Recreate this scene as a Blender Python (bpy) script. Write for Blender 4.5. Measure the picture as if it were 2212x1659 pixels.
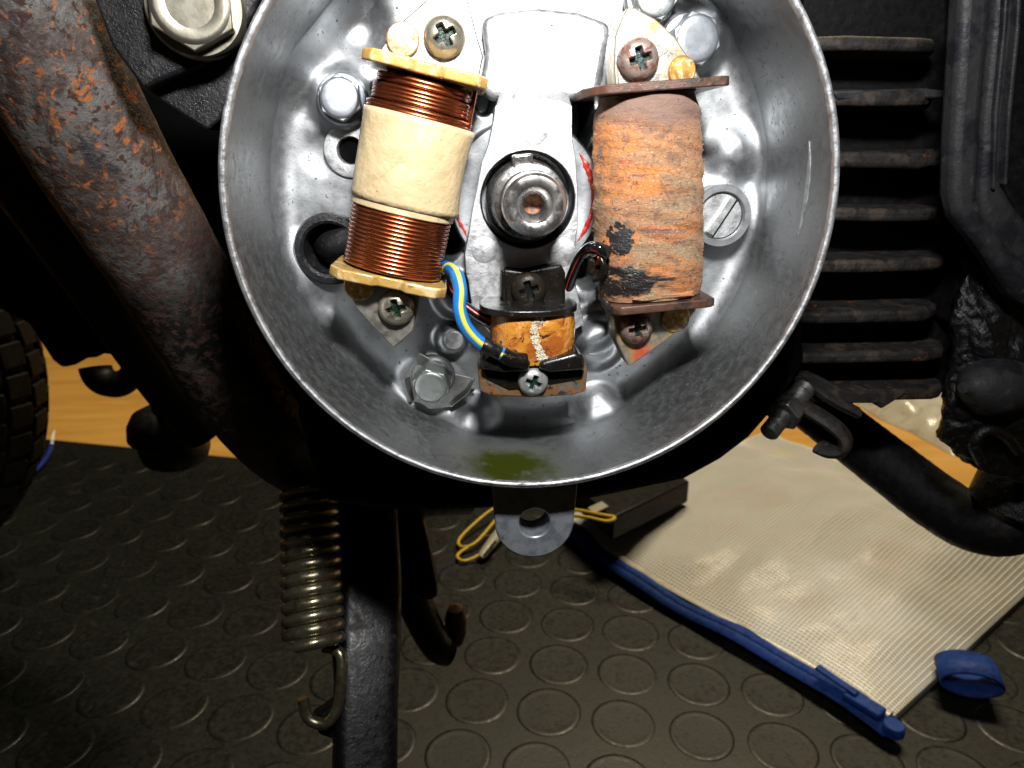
import bpy, bmesh, math, random
from mathutils import Vector, Matrix, noise
random.seed(7)
S = 0.001                      # all numbers below are millimetres
for o in list(bpy.data.objects): bpy.data.objects.remove(o, do_unlink=True)
scn = bpy.context.scene
COL = scn.collection

# ------------------------------------------------------------------ camera
PITCH, YAW = math.radians(18.1), math.radians(4.55)
CAM = Vector((-17.7, -150.8, 10.8))
FW = Vector((math.sin(YAW)*math.cos(PITCH), math.cos(YAW)*math.cos(PITCH), -math.sin(PITCH)))
RT = FW.cross(Vector((0, 0, 1))).normalized()
UP = RT.cross(FW)
FPX = 1106/math.tan(math.radians(36))
cd = bpy.data.cameras.new('camera'); cam = bpy.data.objects.new('camera', cd); COL.objects.link(cam)
cd.sensor_width = 36; cd.lens = 18/math.tan(math.radians(36)); cd.clip_start = 0.005; cd.clip_end = 20
cam.matrix_world = Matrix(((RT.x, UP.x, -FW.x, CAM.x*S), (RT.y, UP.y, -FW.y, CAM.y*S), (RT.z, UP.z, -FW.z, CAM.z*S), (0, 0, 0, 1)))
cd.dof.use_dof = True; cd.dof.focus_distance = 0.166; cd.dof.aperture_fstop = 26
scn.camera = cam

# ------------------------------------------------------------------ light
w = bpy.data.worlds.new('World'); scn.world = w; w.use_nodes = True
bg = w.node_tree.nodes['Background']; bg.inputs[0].default_value = (1.0, 0.93, 0.82, 1); bg.inputs[1].default_value = 0.007
def area(name, loc, target, sx, sy, power, col, spread=180):
    l = bpy.data.lights.new(name, 'AREA'); l.shape = 'RECTANGLE'; l.size = sx*S; l.size_y = sy*S
    l.energy = power; l.color = col; l.spread = math.radians(spread)
    o = bpy.data.objects.new(name, l); COL.objects.link(o); o.location = Vector(loc)*S
    o.rotation_euler = (Vector(target)-Vector(loc)).to_track_quat('-Z', 'Y').to_euler()
    return o
area('camera_flash', (0, -122, 106), (4, 20, 46), 36, 16, 0.37, (1.0, 0.985, 0.97), 102)
area('room_lamp', (500, 900, 1700), (100, 300, -250), 900, 300, 36.0, (1.0, 0.83, 0.56))
scn.view_settings.view_transform = 'Standard'; scn.view_settings.look = 'None'
scn.view_settings.exposure = 0; scn.view_settings.gamma = 1
scn.render.engine = 'CYCLES'
scn.cycles.max_bounces = 4; scn.cycles.diffuse_bounces = 2; scn.cycles.glossy_bounces = 1

# ------------------------------------------------------------------ place helpers (photo pixel + a real depth -> millimetres)
def ray(x, y): return FW + RT*((x-1106)/FPX) + UP*((829.5-y)/FPX)
def W(x, y, Y):
    d = ray(x, y); return CAM + d*((Y-CAM.y)/d.y)
def G(x, y, Z):
    d = ray(x, y); return CAM + d*((Z-CAM.z)/d.z)
def Q(x, y, depth): return CAM + ray(x, y)*depth

# ------------------------------------------------------------------ materials
MATS = {}
def rgb(c): return (c[0], c[1], c[2], 1)
def mat(name, base, rough=0.5, metal=0.0, layers=(), bump=(), rvar=0.12, spec=0.5, coat=0.0, alpha=1.0, trans=0.0, sub=0.0, emit=None, sheen=0.0, stint=(1, 1, 1), coatr=.12):
    """layers: dicts col,size(mm),lo,hi[,stretch,rough,metal,ball=(center,radius,soft),det]   bump: (size mm, depth mm) tuples"""
    m = bpy.data.materials.new(name); m.use_nodes = True; nt = m.node_tree; N = nt.nodes; L = nt.links
    b = N['Principled BSDF']
    b.inputs['Specular IOR Level'].default_value = spec
    b.inputs['Coat Weight'].default_value = coat; b.inputs['Coat Roughness'].default_value = coatr
    b.inputs['Alpha'].default_value = alpha; b.inputs['Transmission Weight'].default_value = trans
    if sub: b.inputs['Subsurface Weight'].default_value = sub; b.inputs['Subsurface Scale'].default_value = 0.0015; b.inputs['Subsurface Radius'].default_value = (1, .6, .3)
    if sheen: b.inputs['Sheen Weight'].default_value = sheen; b.inputs['Sheen Roughness'].default_value = .45; b.inputs['Sheen Tint'].default_value = rgb(stint)
    geo = N.new('ShaderNodeNewGeometry')
    def pos(stretch):
        if not stretch: return geo.outputs['Position']
        mp = N.new('ShaderNodeMapping'); mp.vector_type = 'POINT'
        L.new(geo.outputs['Position'], mp.inputs['Vector'])
        if len(stretch) == 3: mp.inputs['Scale'].default_value = stretch
        else:
            mp.inputs['Scale'].default_value = stretch[:3]; mp.inputs['Rotation'].default_value = stretch[3:]
        return mp.outputs['Vector']
    def nz(size, stretch=None, det=6, rgh=0.6, dist=0.0):
        n = N.new('ShaderNodeTexNoise'); n.inputs['Scale'].default_value = 1000.0/size; n.inputs['Detail'].default_value = det
        n.inputs['Roughness'].default_value = rgh; n.inputs['Distortion'].default_value = dist
        L.new(pos(stretch), n.inputs['Vector']); return n.outputs['Fac']
    def mr(v, lo, hi, a=0.0, c=1.0, smooth=True):
        n = N.new('ShaderNodeMapRange'); n.interpolation_type = 'SMOOTHSTEP' if smooth else 'LINEAR'
        L.new(v, n.inputs[0]); n.inputs[1].default_value = lo; n.inputs[2].default_value = hi; n.inputs[3].default_value = a; n.inputs[4].default_value = c
        return n.outputs[0]
    def mixf(f, a, c):
        n = N.new('ShaderNodeMix'); n.data_type = 'FLOAT'; L.new(f, n.inputs[0])
        for v, i in ((a, 2), (c, 3)):
            if isinstance(v, (int, float)): n.inputs[i].default_value = v
            else: L.new(v, n.inputs[i])
        return n.outputs[0]
    colr = N.new('ShaderNodeRGB'); colr.outputs[0].default_value = rgb(base); cur = colr.outputs[0]
    rg = mr(nz(2.5), 0.3, 0.7, rough-rvar, rough+rvar); me = None
    for l in layers:
        f = mr(nz(l['size'], l.get('stretch'), l.get('det', 6), l.get('rgh', 0.6), l.get('dist', 0.0)), l['lo'], l['hi'])
        if 'ball' in l:
            c, r, soft = l['ball']
            sc = l.get('bs', (1, 1, 1))
            v = N.new('ShaderNodeVectorMath'); v.operation = 'SUBTRACT'; L.new(geo.outputs['Position'], v.inputs[0]); v.inputs[1].default_value = Vector(c)*S
            v1 = N.new('ShaderNodeVectorMath'); v1.operation = 'MULTIPLY'; L.new(v.outputs[0], v1.inputs[0]); v1.inputs[1].default_value = sc
            v2 = N.new('ShaderNodeVectorMath'); v2.operation = 'LENGTH'; L.new(v1.outputs[0], v2.inputs[0])
            wob = N.new('ShaderNodeMath'); wob.operation = 'MULTIPLY_ADD'; L.new(nz(l.get('wsize', 3.0)), wob.inputs[0]); wob.inputs[1].default_value = l.get('wob', 1.0)*2*S; L.new(v2.outputs['Value'], wob.inputs[2])
            off = l.get('wob', 1.0)
            g = mr(wob.outputs[0], (r+off-soft)*S, (r+off+soft)*S, 1.0, 0.0)
            mu = N.new('ShaderNodeMath'); mu.operation = 'MULTIPLY'; L.new(f, mu.inputs[0]); L.new(g, mu.inputs[1]); f = mu.outputs[0]
        if 'amt' in l:
            mu = N.new('ShaderNodeMath'); mu.operation = 'MULTIPLY'; L.new(f, mu.inputs[0]); mu.inputs[1].default_value = l['amt']; f = mu.outputs[0]
        n = N.new('ShaderNodeMix'); n.data_type = 'RGBA'; L.new(f, n.inputs[0]); L.new(cur, n.inputs[6]); n.inputs[7].default_value = rgb(l['col']); cur = n.outputs[2]
        if 'rough' in l: rg = mixf(f, rg, l['rough'])
        if 'metal' in l: me = mixf(f, me if me is not None else metal, l['metal'])
    L.new(cur, b.inputs['Base Color']); L.new(rg, b.inputs['Roughness'])
    if me is not None: L.new(me, b.inputs['Metallic'])
    else: b.inputs['Metallic'].default_value = metal
    prev = None
    for bb in bump:
        n = N.new('ShaderNodeBump'); n.inputs['Distance'].default_value = bb[1]*S; n.inputs['Strength'].default_value = 1.0
        L.new(nz(bb[0], bb[2] if len(bb) > 2 else None, 4), n.inputs['Height'])
        if prev: L.new(prev, n.inputs['Normal'])
        prev = n.outputs[0]
    if prev: L.new(prev, b.inputs['Normal'])
    if emit: b.inputs['Emission Color'].default_value = rgb(emit[0]); b.inputs['Emission Strength'].default_value = emit[1]
    MATS[name] = m; return m

dark_pits = dict(col=(.05, .05, .05), size=1.3, lo=.70, hi=.76, rough=.7, metal=0.0, det=2)
pits2 = dict(col=(.09, .09, .088), size=1.1, lo=.66, hi=.72, rough=.7, metal=0.0, det=2)
mat('cast_alu', (.43, .445, .46), .50, .96, [dict(col=(.36, .375, .39), size=26, lo=.42, hi=.66, dist=.8), dict(col=(.24, .235, .22), size=9, lo=.64, hi=.78, rough=.6, dist=1.0), dark_pits, pits2], [(14, .10), (2.2, .03), (.6, .025)], rvar=.06)
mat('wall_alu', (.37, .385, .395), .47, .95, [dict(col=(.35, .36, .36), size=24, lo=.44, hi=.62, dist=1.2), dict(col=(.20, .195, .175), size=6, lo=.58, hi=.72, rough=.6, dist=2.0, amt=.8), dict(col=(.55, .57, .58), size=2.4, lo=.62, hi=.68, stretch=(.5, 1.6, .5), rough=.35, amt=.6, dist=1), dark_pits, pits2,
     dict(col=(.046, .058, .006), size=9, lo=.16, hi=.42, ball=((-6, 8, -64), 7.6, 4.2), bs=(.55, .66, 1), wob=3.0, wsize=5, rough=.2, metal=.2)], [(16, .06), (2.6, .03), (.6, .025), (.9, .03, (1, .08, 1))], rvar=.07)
mat('bridge_alu', (.58, .59, .60), .53, .95, [dict(col=(.34, .34, .35), size=12, lo=.52, hi=.75), dark_pits], [(1.1, .10), (.35, .04)])
mat('rim_alu', (.58, .59, .61), .48, .90, [dict(col=(.30, .31, .33), size=3, lo=.52, hi=.68), dict(col=(.10, .10, .10), size=1.6, lo=.66, hi=.72)], [(1.0, .10)])
mat('lug_alu', (.40, .43, .47), .42, .55, [dict(col=(.25, .28, .32), size=4, lo=.45, hi=.65), dict(col=(.05, .045, .02), size=2.2, lo=.66, hi=.71, metal=0)], [(1.0, .08)])
mat('shaft_steel', (.54, .53, .52), .26, .96, [dict(col=(.36, .33, .31), size=7, lo=.52, hi=.70, rough=.36), dict(col=(.26, .11, .055), size=2.2, lo=.68, hi=.76, metal=.3)], [(1.6, .03)])
mat('rust_hole', (.22, .075, .03), .7, .1, [dict(col=(.05, .025, .015), size=1.5, lo=.45, hi=.6)])
mat('lam_steel', (.36, .345, .31), .44, .85, [dict(col=(.30, .16, .045), size=4.3, lo=.56, hi=.72, rough=.6, metal=.2, dist=1), dict(col=(.32, .11, .03), size=2.6, lo=.66, hi=.75, metal=.0), dict(col=(.20, .19, .18), size=5.7, lo=.54, hi=.72, dist=.6)], [(.5, .07)])
mat('lam_gold', (.40, .37, .31), .42, .75, [dict(col=(.42, .27, .05), size=5.3, lo=.48, hi=.64, rough=.45, metal=.4, dist=1.2), dict(col=(.40, .075, .035), size=3, lo=.40, hi=.55, metal=0, ball=((29.6, 16, -37), 4.2, 1.0), wob=2)], [(.6, .06)])
mat('zinc_bolt', (.60, .64, .70), .40, .92, [dict(col=(.50, .54, .60), size=2.2, lo=.5, hi=.7)], [(.5, .02)], rvar=.03)
mat('zinc_old', (.30, .32, .31), .46, .8, [dict(col=(.22, .245, .24), size=2.5, lo=.5, hi=.7)], [(.6, .05)])
mat('plate_zinc', (.30, .30, .295), .42, .88, [dict(col=(.20, .20, .195), size=4.3, lo=.5, hi=.7)], [(1.5, .03)])
mat('bolt_nickel', (.50, .47, .38), .36, .95, [dict(col=(.36, .32, .22), size=7, lo=.52, hi=.72, dist=1)], [(1.0, .02)], rvar=.03)
mat('screw_nickel', (.52, .49, .39), .30, .85, [dict(col=(.30, .27, .20), size=3, lo=.5, hi=.7)], [(.8, .03)])
mat('screw_rust', (.30, .235, .205), .42, .6, [dict(col=(.115, .048, .034), size=2.2, lo=.44, hi=.58, rough=.6, metal=.15, dist=.6)], [(.6, .10)])
mat('screw_grey', (.42, .44, .43), .42, .6, [dict(col=(.28, .29, .28), size=2, lo=.5, hi=.7)], [(.6, .05)])
mat('screw_dark', (.016, .014, .010), .32, .2, [dict(col=(.07, .045, .016), size=1.6, lo=.6, hi=.7)], [(.8, .12)], spec=.15)  # kept dull and dark in place of the shaft's shadow
mat('recess_green', (.003, .030, .014), .40, .0, [dict(col=(.001, .004, .002), size=.9, lo=.42, hi=.56)], [(.6, .25)], spec=.3)
mat('recess_teal', (.003, .030, .026), .35, .0, [dict(col=(.001, .004, .004), size=.8, lo=.42, hi=.56)], [(.6, .25)], spec=.35)
mat('recess_black', (.006, .007, .006), .3, .2)
mat('rivet_brass', (.55, .30, .08), .35, .7, [dict(col=(.75, .62, .40), size=1.4, lo=.50, hi=.62), dict(col=(.35, .14, .04), size=1.2, lo=.60, hi=.7)], [(.7, .08)])
mat('rivet_pale', (.46, .33, .20), .42, .75, [dict(col=(.40, .15, .04), size=1.8, lo=.48, hi=.62, metal=.2, dist=1)], [(.8, .08)])
mat('copper', (.42, .105, .032), .27, .95, [dict(col=(.32, .072, .022), size=5, lo=.5, hi=.7)], rvar=.04, coat=.8, coatr=.2)
mat('tape', (.54, .42, .245), .36, 0, [dict(col=(.46, .345, .19), size=9, lo=.45, hi=.7, stretch=(.2, 1, 1)), dict(col=(.60, .49, .31), size=6, lo=.55, hi=.72), dict(col=(.22, .17, .10), size=1.3, lo=.71, hi=.76, det=2), dict(col=(.40, .29, .15), size=11, lo=.58, hi=.74, dist=1.5, amt=.7)], [(9, .9), (3.5, .12), (.5, .03, (.12, 1, 1))], coat=.25, sub=.1)
mat('nylon', (.46, .285, .080), .28, 0, [dict(col=(.60, .47, .24), size=5, lo=.50, hi=.64, dist=.6), dict(col=(.30, .165, .04), size=3.0, lo=.58, hi=.70, dist=.8)], [(2.4, .30), (.8, .06)], coat=.45, sub=.2)
mat('cloth', (.29, .145, .072), .82, 0, [
     dict(col=(.44, .155, .038), size=15, lo=.46, hi=.60, stretch=(.35, 1, 1.6, 0, .12, 0), dist=.4),
     dict(col=(.38, .105, .042), size=8, lo=.55, hi=.68, stretch=(.3, 1, 1.7, 0, .15, 0), dist=.5),
     dict(col=(.250, .170, .098), size=8, lo=.46, hi=.60, stretch=(.5, 1, 1.2, 0, .15, 0), dist=.5),
     dict(col=(.13, .072, .060), size=7, lo=.585, hi=.68, stretch=(.20, 1, 2.4, 0, .3, 0), dist=.6),
     dict(col=(.42, .30, .18), size=.55, lo=.56, hi=.70, det=2, rough=.5, amt=.7),
     dict(col=(.10, .052, .035), size=.9, lo=.54, hi=.70, det=3, amt=.75), dict(col=(.15, .085, .055), size=5, lo=.52, hi=.66, dist=1.2, amt=.8),
     dict(col=(.150, .090, .068), size=10, lo=.2, hi=.4, ball=((29, 13, 22), 9.0, 4.5), bs=(.5, 1, 1.4), wob=3),
     dict(col=(.008, .008, .009), size=3, lo=.36, hi=.44, stretch=(.3, 1, 1.6, 0, .15, 0), ball=((18.6, 10, -18.0), 7.4, .6), bs=(.75, .5, 1.9), wob=3.2, wsize=2.2, rough=.35),
     dict(col=(.012, .011, .011), size=2.5, lo=.44, hi=.56, stretch=(.22, 1, 1.8, 0, -.2, 0), ball=((22, 10, -17.2), 7.4, 2.6), bs=(.60, .5, 2.6), wob=3.0, wsize=1.8, rough=.4),
     dict(col=(.012, .012, .013), size=8, lo=.0, hi=.1, ball=((19.4, 10, -8.2), 2.7, .2), bs=(.8, .5, .62), wob=2.9, wsize=1.7, rough=.5)],
     [(2.2, .36, (.25, 1, 1.6, 0, .15, 0)), (.42, .20, (.6, 1, 1, 0, .2, 0))], rvar=.08, sheen=.14, stint=(.7, .55, .38))
mat('fiberboard', (.085, .040, .025), .42, 0, [dict(col=(.16, .09, .06), size=2, lo=.55, hi=.7), dict(col=(.03, .018, .014), size=4, lo=.5, hi=.65)], [(.8, .12)], coat=.3)
mat('bakelite', (.007, .0065, .006), .32, 0, [dict(col=(.05, .042, .030), size=2.0, lo=.62, hi=.72, rough=.5)], [(1.6, .14)], coat=.25)
mat('varnish_black', (.007, .006, .0045), .30, 0, [dict(col=(.045, .026, .008), size=2.6, lo=.60, hi=.74), dict(col=(.10, .06, .025), size=1.6, lo=.71, hi=.77)], [(2.2, .35), (.9, .12)], coat=.1, spec=.18)  # black varnish, colour lowered further in place of the shaft's shadow
mat('varnish_orange', (.52, .215, .026), .34, 0, [dict(col=(.34, .095, .014), size=5, lo=.46, hi=.60, dist=1), dict(col=(.60, .31, .06), size=4, lo=.58, hi=.72), dict(col=(.05, .022, .010), size=2.6, lo=.585, hi=.66, dist=1.2), dict(col=(.035, .02, .012), size=.8, lo=.62, hi=.69)], [(3, .35), (.8, .16)], coat=.6)
mat('cotton', (.60, .54, .42), .7, 0, [dict(col=(.25, .17, .09), size=1.0, lo=.5, hi=.65)], [(.4, .15)])
mat('fuzz', (.30, .20, .11), .9, 0)
mat('rust_plate', (.20, .19, .175), .45, .6, [dict(col=(.19, .085, .018), size=3.1, lo=.38, hi=.56, rough=.5, metal=.2, dist=1.5), dict(col=(.26, .075, .012), size=2.3, lo=.56, hi=.66, metal=0, dist=1), dict(col=(.02, .016, .012), size=3.6, lo=.56, hi=.64, metal=0, dist=1)], [(.5, .10)], coat=.3)
mat('red_sealant', (.42, .030, .018), .30, 0, [dict(col=(.30, .02, .015), size=2, lo=.5, hi=.6)], [(1.2, .25)])
mat('rubber_black', (.010, .010, .011), .38, 0, [dict(col=(.045, .047, .052), size=1.2, lo=.55, hi=.7)], [(.9, .16)])
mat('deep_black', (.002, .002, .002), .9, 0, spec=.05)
mat('wire_blue', (.010, .17, .52), .30, 0, coat=.3)
mat('wire_yellow', (.62, .56, .05), .34, 0)
mat('wire_black', (.006, .006, .007), .16, 0, coat=.6)
mat('wire_red', (.42, .035, .018), .3, 0)
mat('case_paint', (.013, .013, .015), .38, .1, [dict(col=(.045, .040, .040), size=3, lo=.58, hi=.72), dict(col=(.06, .04, .03), size=8, lo=.62, hi=.75, rough=.7)], [(.55, .22), (2.0, .10)])
mat('case_black', (.003, .003, .0035), .6, 0, [dict(col=(.008, .008, .009), size=3, lo=.55, hi=.7)], [(1.5, .10)], spec=.25)
mat('fin_iron', (.021, .019, .0185), .66, .1, [dict(col=(.055, .042, .033), size=6, lo=.48, hi=.64), dict(col=(.011, .010, .0095), size=4, lo=.5, hi=.62), dict(col=(.20, .055, .012), size=8, lo=.64, hi=.70, metal=0, rough=.8)], [(1.0, .24)], spec=.3)
mat('head_iron', (.036, .036, .039), .55, .3, [dict(col=(.016, .017, .022), size=9, lo=.48, hi=.62), dict(col=(.065, .065, .063), size=4, lo=.60, hi=.72)], [(1.2, .18)], spec=.4)
mat('grease', (.007, .007, .0075), .36, .15, [dict(col=(.030, .030, .030), size=2.2, lo=.56, hi=.70, rough=.55), dict(col=(.04, .028, .018), size=1.5, lo=.66, hi=.74)], [(1.6, .5), (.6, .2)])
mat('tube_rust', (.145, .140, .134), .55, .1, [
     dict(col=(.088, .066, .058), size=14, lo=.42, hi=.60, rough=.6, dist=.8),
     dict(col=(.060, .038, .032), size=5, lo=.50, hi=.62, rough=.68, dist=.5),
     dict(col=(.150, .105, .090), size=1.6, lo=.57, hi=.68, rough=.7),
     dict(col=(.050, .022, .016), size=2.4, lo=.54, hi=.61, rough=.85, ball=((-118, 20, 36), 62, 22), wob=8, dist=.6),
     dict(col=(.40, .13, .032), size=2.8, lo=.545, hi=.63, rough=.85, ball=((-122, 20, 42), 58, 20), wob=8, dist=.6),
     dict(col=(.020, .023, .027), size=13, lo=.545, hi=.62, stretch=(1.3, 1.3, .38, 0, .5, 0), rough=.5, dist=.3, amt=.85),
     dict(col=(.013, .013, .0135), size=13, lo=.34, hi=.48, ball=((-80, 112, -122), 122, 26), wob=30, wsize=16, rough=.42, dist=.6),  # black paint, partly shade painted onto the lower bend
     dict(col=(.085, .046, .037), size=2.6, lo=.485, hi=.60, rough=.75, ball=((-62, 78, -66), 88, 22), wob=14, wsize=9),
     dict(col=(.10, .06, .05), size=.9, lo=.62, hi=.71, det=2, rough=.6)],
     [(1.8, .40), (.7, .20)])
mat('rust_tip', (.11, .060, .040), .7, .1, [dict(col=(.19, .075, .035), size=4, lo=.5, hi=.62)], [(1.0, .15)])
mat('frame_black', (.0045, .0045, .005), .55, 0, [dict(col=(.016, .010, .007), size=5, lo=.60, hi=.72)], [(1.6, .14)], spec=.3)
mat('stand_black', (.006, .006, .007), .40, .05, [dict(col=(.022, .016, .014), size=6, lo=.52, hi=.68, rough=.65, dist=.8), dict(col=(.035, .035, .040), size=1.3, lo=.60, hi=.70)], [(1.0, .07), (4, .15)])
mat('spring_steel', (.34, .315, .21), .28, .88, [dict(col=(.20, .175, .10), size=4, lo=.5, hi=.7)], [(.8, .04)])
mat('thread_steel', (.30, .30, .29), .35, .85, [dict(col=(.10, .09, .07), size=3, lo=.5, hi=.7)])
mat('tyre_rubber', (.0045, .0045, .0048), .7, 0, [dict(col=(.010, .0098, .009), size=12, lo=.5, hi=.7)], [(1.0, .10)], spec=.2)
mat('mat_rubber', (0.0043, 0.0058, 0.0040), .46, 0, [dict(col=(0.0066, 0.0083, 0.0055), size=70, lo=.40, hi=.65, dist=.6), dict(col=(0.0110, 0.0118, 0.0072), size=18, lo=.58, hi=.78, rough=.65, dist=1), dict(col=(0.0022, 0.0028, 0.0023), size=40, lo=.55, hi=.75), dict(col=(0.0174, 0.0186, 0.0130), size=2.0, lo=.68, hi=.74, det=2)], [(1.4, .06)], rvar=.08, spec=.42)
mat('stud_rubber', (0.0036, 0.0048, 0.0033), .44, 0, [dict(col=(0.0058, 0.0069, 0.0044), size=26, lo=.42, hi=.65, dist=.8), dict(col=(0.0139, 0.0064, 0.0037), size=60, lo=.62, hi=.72), dict(col=(0.0104, 0.0112, 0.0068), size=9, lo=.60, hi=.74, dist=1, rough=.6), dict(col=(0.0162, 0.0172, 0.0125), size=1.8, lo=.68, hi=.74, det=2)], [(1.4, .06)], rvar=.10, spec=.42)
mat('wood', (.74, .41, .095), .42, 0, [dict(col=(.62, .33, .07), size=40, lo=.42, hi=.62, stretch=(.15, 1, 1, 0, 0, .22)), dict(col=(.78, .48, .14), size=16, lo=.55, hi=.72, stretch=(.12, 1, 1, 0, 0, .22))], [])
mat('zip_blue', (.010, .050, .26), .62, 0, [dict(col=(.005, .025, .15), size=4, lo=.45, hi=.65, dist=.8)], [(.7, .18)], spec=.3)
mat('zip_teeth', (.010, .045, .26), .3, 0)
mat('box_black', (.004, .004, .0038), .5, 0, [], [(.8, .03)], spec=.25)
mat('connector_white', (.42, .40, .33), .4, 0, sub=.1)
mat('cable_yellow', (.78, .52, .02), .4, 0)
mat('cable_blue', (.012, .030, .26), .4, 0)
mat('clear_bag', (.56, .56, .52), .52, 0, [dict(col=(.52, .47, .37), size=40, lo=.45, hi=.65), dict(col=(.62, .40, .30), size=45, lo=.58, hi=.70, amt=.5), dict(col=(.66, .60, .20), size=8, lo=.2, hi=.4, ball=((247, 365, -225), 9, 3), bs=(1, .8, 1)), dict(col=(.25, .25, .22), size=8, lo=.2, hi=.4, ball=((268, 446, -230), 5, 2))], [(26, .8)], coat=.3, coatr=.22)
mat('bag_thread', (.90, .90, .87), .5, 0)
mat('clear_flap', (.62, .60, .52), .3, 0, [dict(col=(.50, .45, .36), size=12, lo=.5, hi=.65)], coat=.4)

# ------------------------------------------------------------------ mesh helpers
class MB:
    def __init__(s): s.v = []; s.f = []
    def add(s, vs, fs):
        k = len(s.v); s.v += [Vector(p) for p in vs]; s.f += [tuple(i+k for i in f) for f in fs]; return s
    def lathe(s, prof, org, ax, seg=48, x=None, a0=0.0, a1=None, sx=1.0, sy=1.0):
        """prof: (radius, along axis)"""
        ax = Vector(ax).normalized(); org = Vector(org)
        if x is None: x = ax.orthogonal()
        x = Vector(x); x = (x-ax*x.dot(ax)).normalized(); y = ax.cross(x)
        full = a1 is None; n = seg if full else seg+1; a1 = a0+2*math.pi if full else a1
        k = len(s.v)
        for r, h in prof:
            for i in range(n):
                a = a0+(a1-a0)*i/seg; s.v.append(org+ax*h+x*(r*math.cos(a)*sx)+y*(r*math.sin(a)*sy))
        for j in range(len(prof)-1):
            for i in range(seg):
                i2 = (i+1) % n
                s.f.append((k+j*n+i, k+j*n+i2, k+(j+1)*n+i2, k+(j+1)*n+i))
        return s
    def tube(s, path, rad, seg=16, up=None, sx=1.0, sy=1.0, caps=True, pw=2.0):
        P = [Vector(p) for p in path]; n = len(P); R = rad if isinstance(rad, (list, tuple)) else [rad]*n
        T = [(P[min(i+1, n-1)]-P[max(i-1, 0)]).normalized() for i in range(n)]
        x = Vector(up) if up else T[0].orthogonal()
        k = len(s.v)
        for i in range(n):
            x = (x-T[i]*x.dot(T[i])).normalized(); y = T[i].cross(x)
            for j in range(seg):
                a = 2*math.pi*j/seg; ca, sa = math.cos(a), math.sin(a); ca = math.copysign(abs(ca)**(2/pw), ca); sa = math.copysign(abs(sa)**(2/pw), sa)
                s.v.append(P[i]+x*(R[i]*ca*sx)+y*(R[i]*sa*sy))
        for i in range(n-1):
            for j in range(seg):
                j2 = (j+1) % seg; s.f.append((k+i*seg+j, k+i*seg+j2, k+(i+1)*seg+j2, k+(i+1)*seg+j))
        if caps:
            s.f.append(tuple(k+j for j in range(seg))[::-1]); s.f.append(tuple(k+(n-1)*seg+j for j in range(seg)))
        return s
    def prism(s, pts, d):
        """polygon of 3D points extruded by d"""
        d = Vector(d); n = len(pts); k = len(s.v); s.v += [Vector(p) for p in pts]+[Vector(p)+d for p in pts]
        s.f.append(tuple(k+i for i in range(n))); s.f.append(tuple(k+n+i for i in range(n))[::-1])
        for i in range(n): s.f.append((k+i, k+n+i, k+n+(i+1) % n, k+(i+1) % n))
        return s
    def box(s, c, hx, hy, hz, ax=(1, 0, 0), ay=(0, 1, 0), az=(0, 0, 1)):
        c = Vector(c); ax = Vector(ax)*hx; ay = Vector(ay)*hy; az = Vector(az)*hz
        return s.prism([c-ax-ay-az, c+ax-ay-az, c+ax+ay-az, c-ax+ay-az], az*2)
    def grid(s, fn, nu, nv, wrap=False):
        k = len(s.v); m = nu if wrap else nu+1
        for j in range(nv+1):
            for i in range(m): s.v.append(Vector(fn(i/nu, j/nv)))
        for j in range(nv):
            for i in range(nu):
                i2 = (i+1) % m if wrap else i+1
                s.f.append((k+j*m+i, k+j*m+i2, k+(j+1)*m+i2, k+(j+1)*m+i))
        return s
    def jitter(s, amp, size):
        for p in s.v:
            p += noise.noise_vector(p/size)*amp
        return s
    def build(s, name, m, parent=None, bevel=0.0, smooth=40, sub=0, bseg=2, uselocal=None):
        org = Vector((0, 0, 0))
        q = parent
        while q is not None: org = org+q.location; q = q.parent
        me = bpy.data.meshes.new(name)
        me.from_pydata([tuple(p*S-org) for p in s.v], [], s.f); me.validate(); me.update()
        b = bmesh.new(); b.from_mesh(me); bmesh.ops.recalc_face_normals(b, faces=b.faces); b.to_mesh(me); b.free()
        for p in me.polygons: p.use_smooth = True
        me.set_sharp_from_angle(angle=math.radians(smooth))
        o = bpy.data.objects.new(name, me); COL.objects.link(o)
        if m: me.materials.append(MATS[m])
        if parent: o.parent = parent
        if bevel:
            md = o.modifiers.new('bevel', 'BEVEL'); md.width = bevel*S; md.segments = bseg; md.limit_method = 'ANGLE'; md.angle_limit = math.radians(35); md.harden_normals = False
        if sub:
            md = o.modifiers.new('sub', 'SUBSURF'); md.levels = sub; md.render_levels = sub
        return o
def tag(o, label, cat, group=None, kind=None):
    o['label'] = label; o['category'] = cat
    if group: o['group'] = group
    if kind: o['kind'] = kind
    return o
def thing(name, loc, label, cat, group=None):
    o = bpy.data.objects.new(name, None); COL.objects.link(o); o.location = Vector(loc)*S; o.empty_display_size = .005
    return tag(o, label, cat, group)
def struct(o): o['kind'] = 'structure'; return o
def spline(pts, n=8):
    P = [Vector(p) for p in pts]; P = [P[0]*2-P[1]]+P+[P[-1]*2-P[-2]]; out = []
    for i in range(1, len(P)-2):
        for k in range(n):
            t = k/n; a, b, c, d = P[i-1:i+3]
            out.append(.5*((2*b)+(c-a)*t+(2*a-5*b+4*c-d)*t*t+(3*b-a-3*c+d)*t*t*t))
    out.append(P[-2]); return out
def lerp(a, b, t): return a+(b-a)*t
def sstep(a, b, x):
    t = max(0, min(1, (x-a)/(b-a))); return t*t*(3-2*t)
YM = Vector((0, -1, 0))        # towards the camera, along the crank axis

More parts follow.
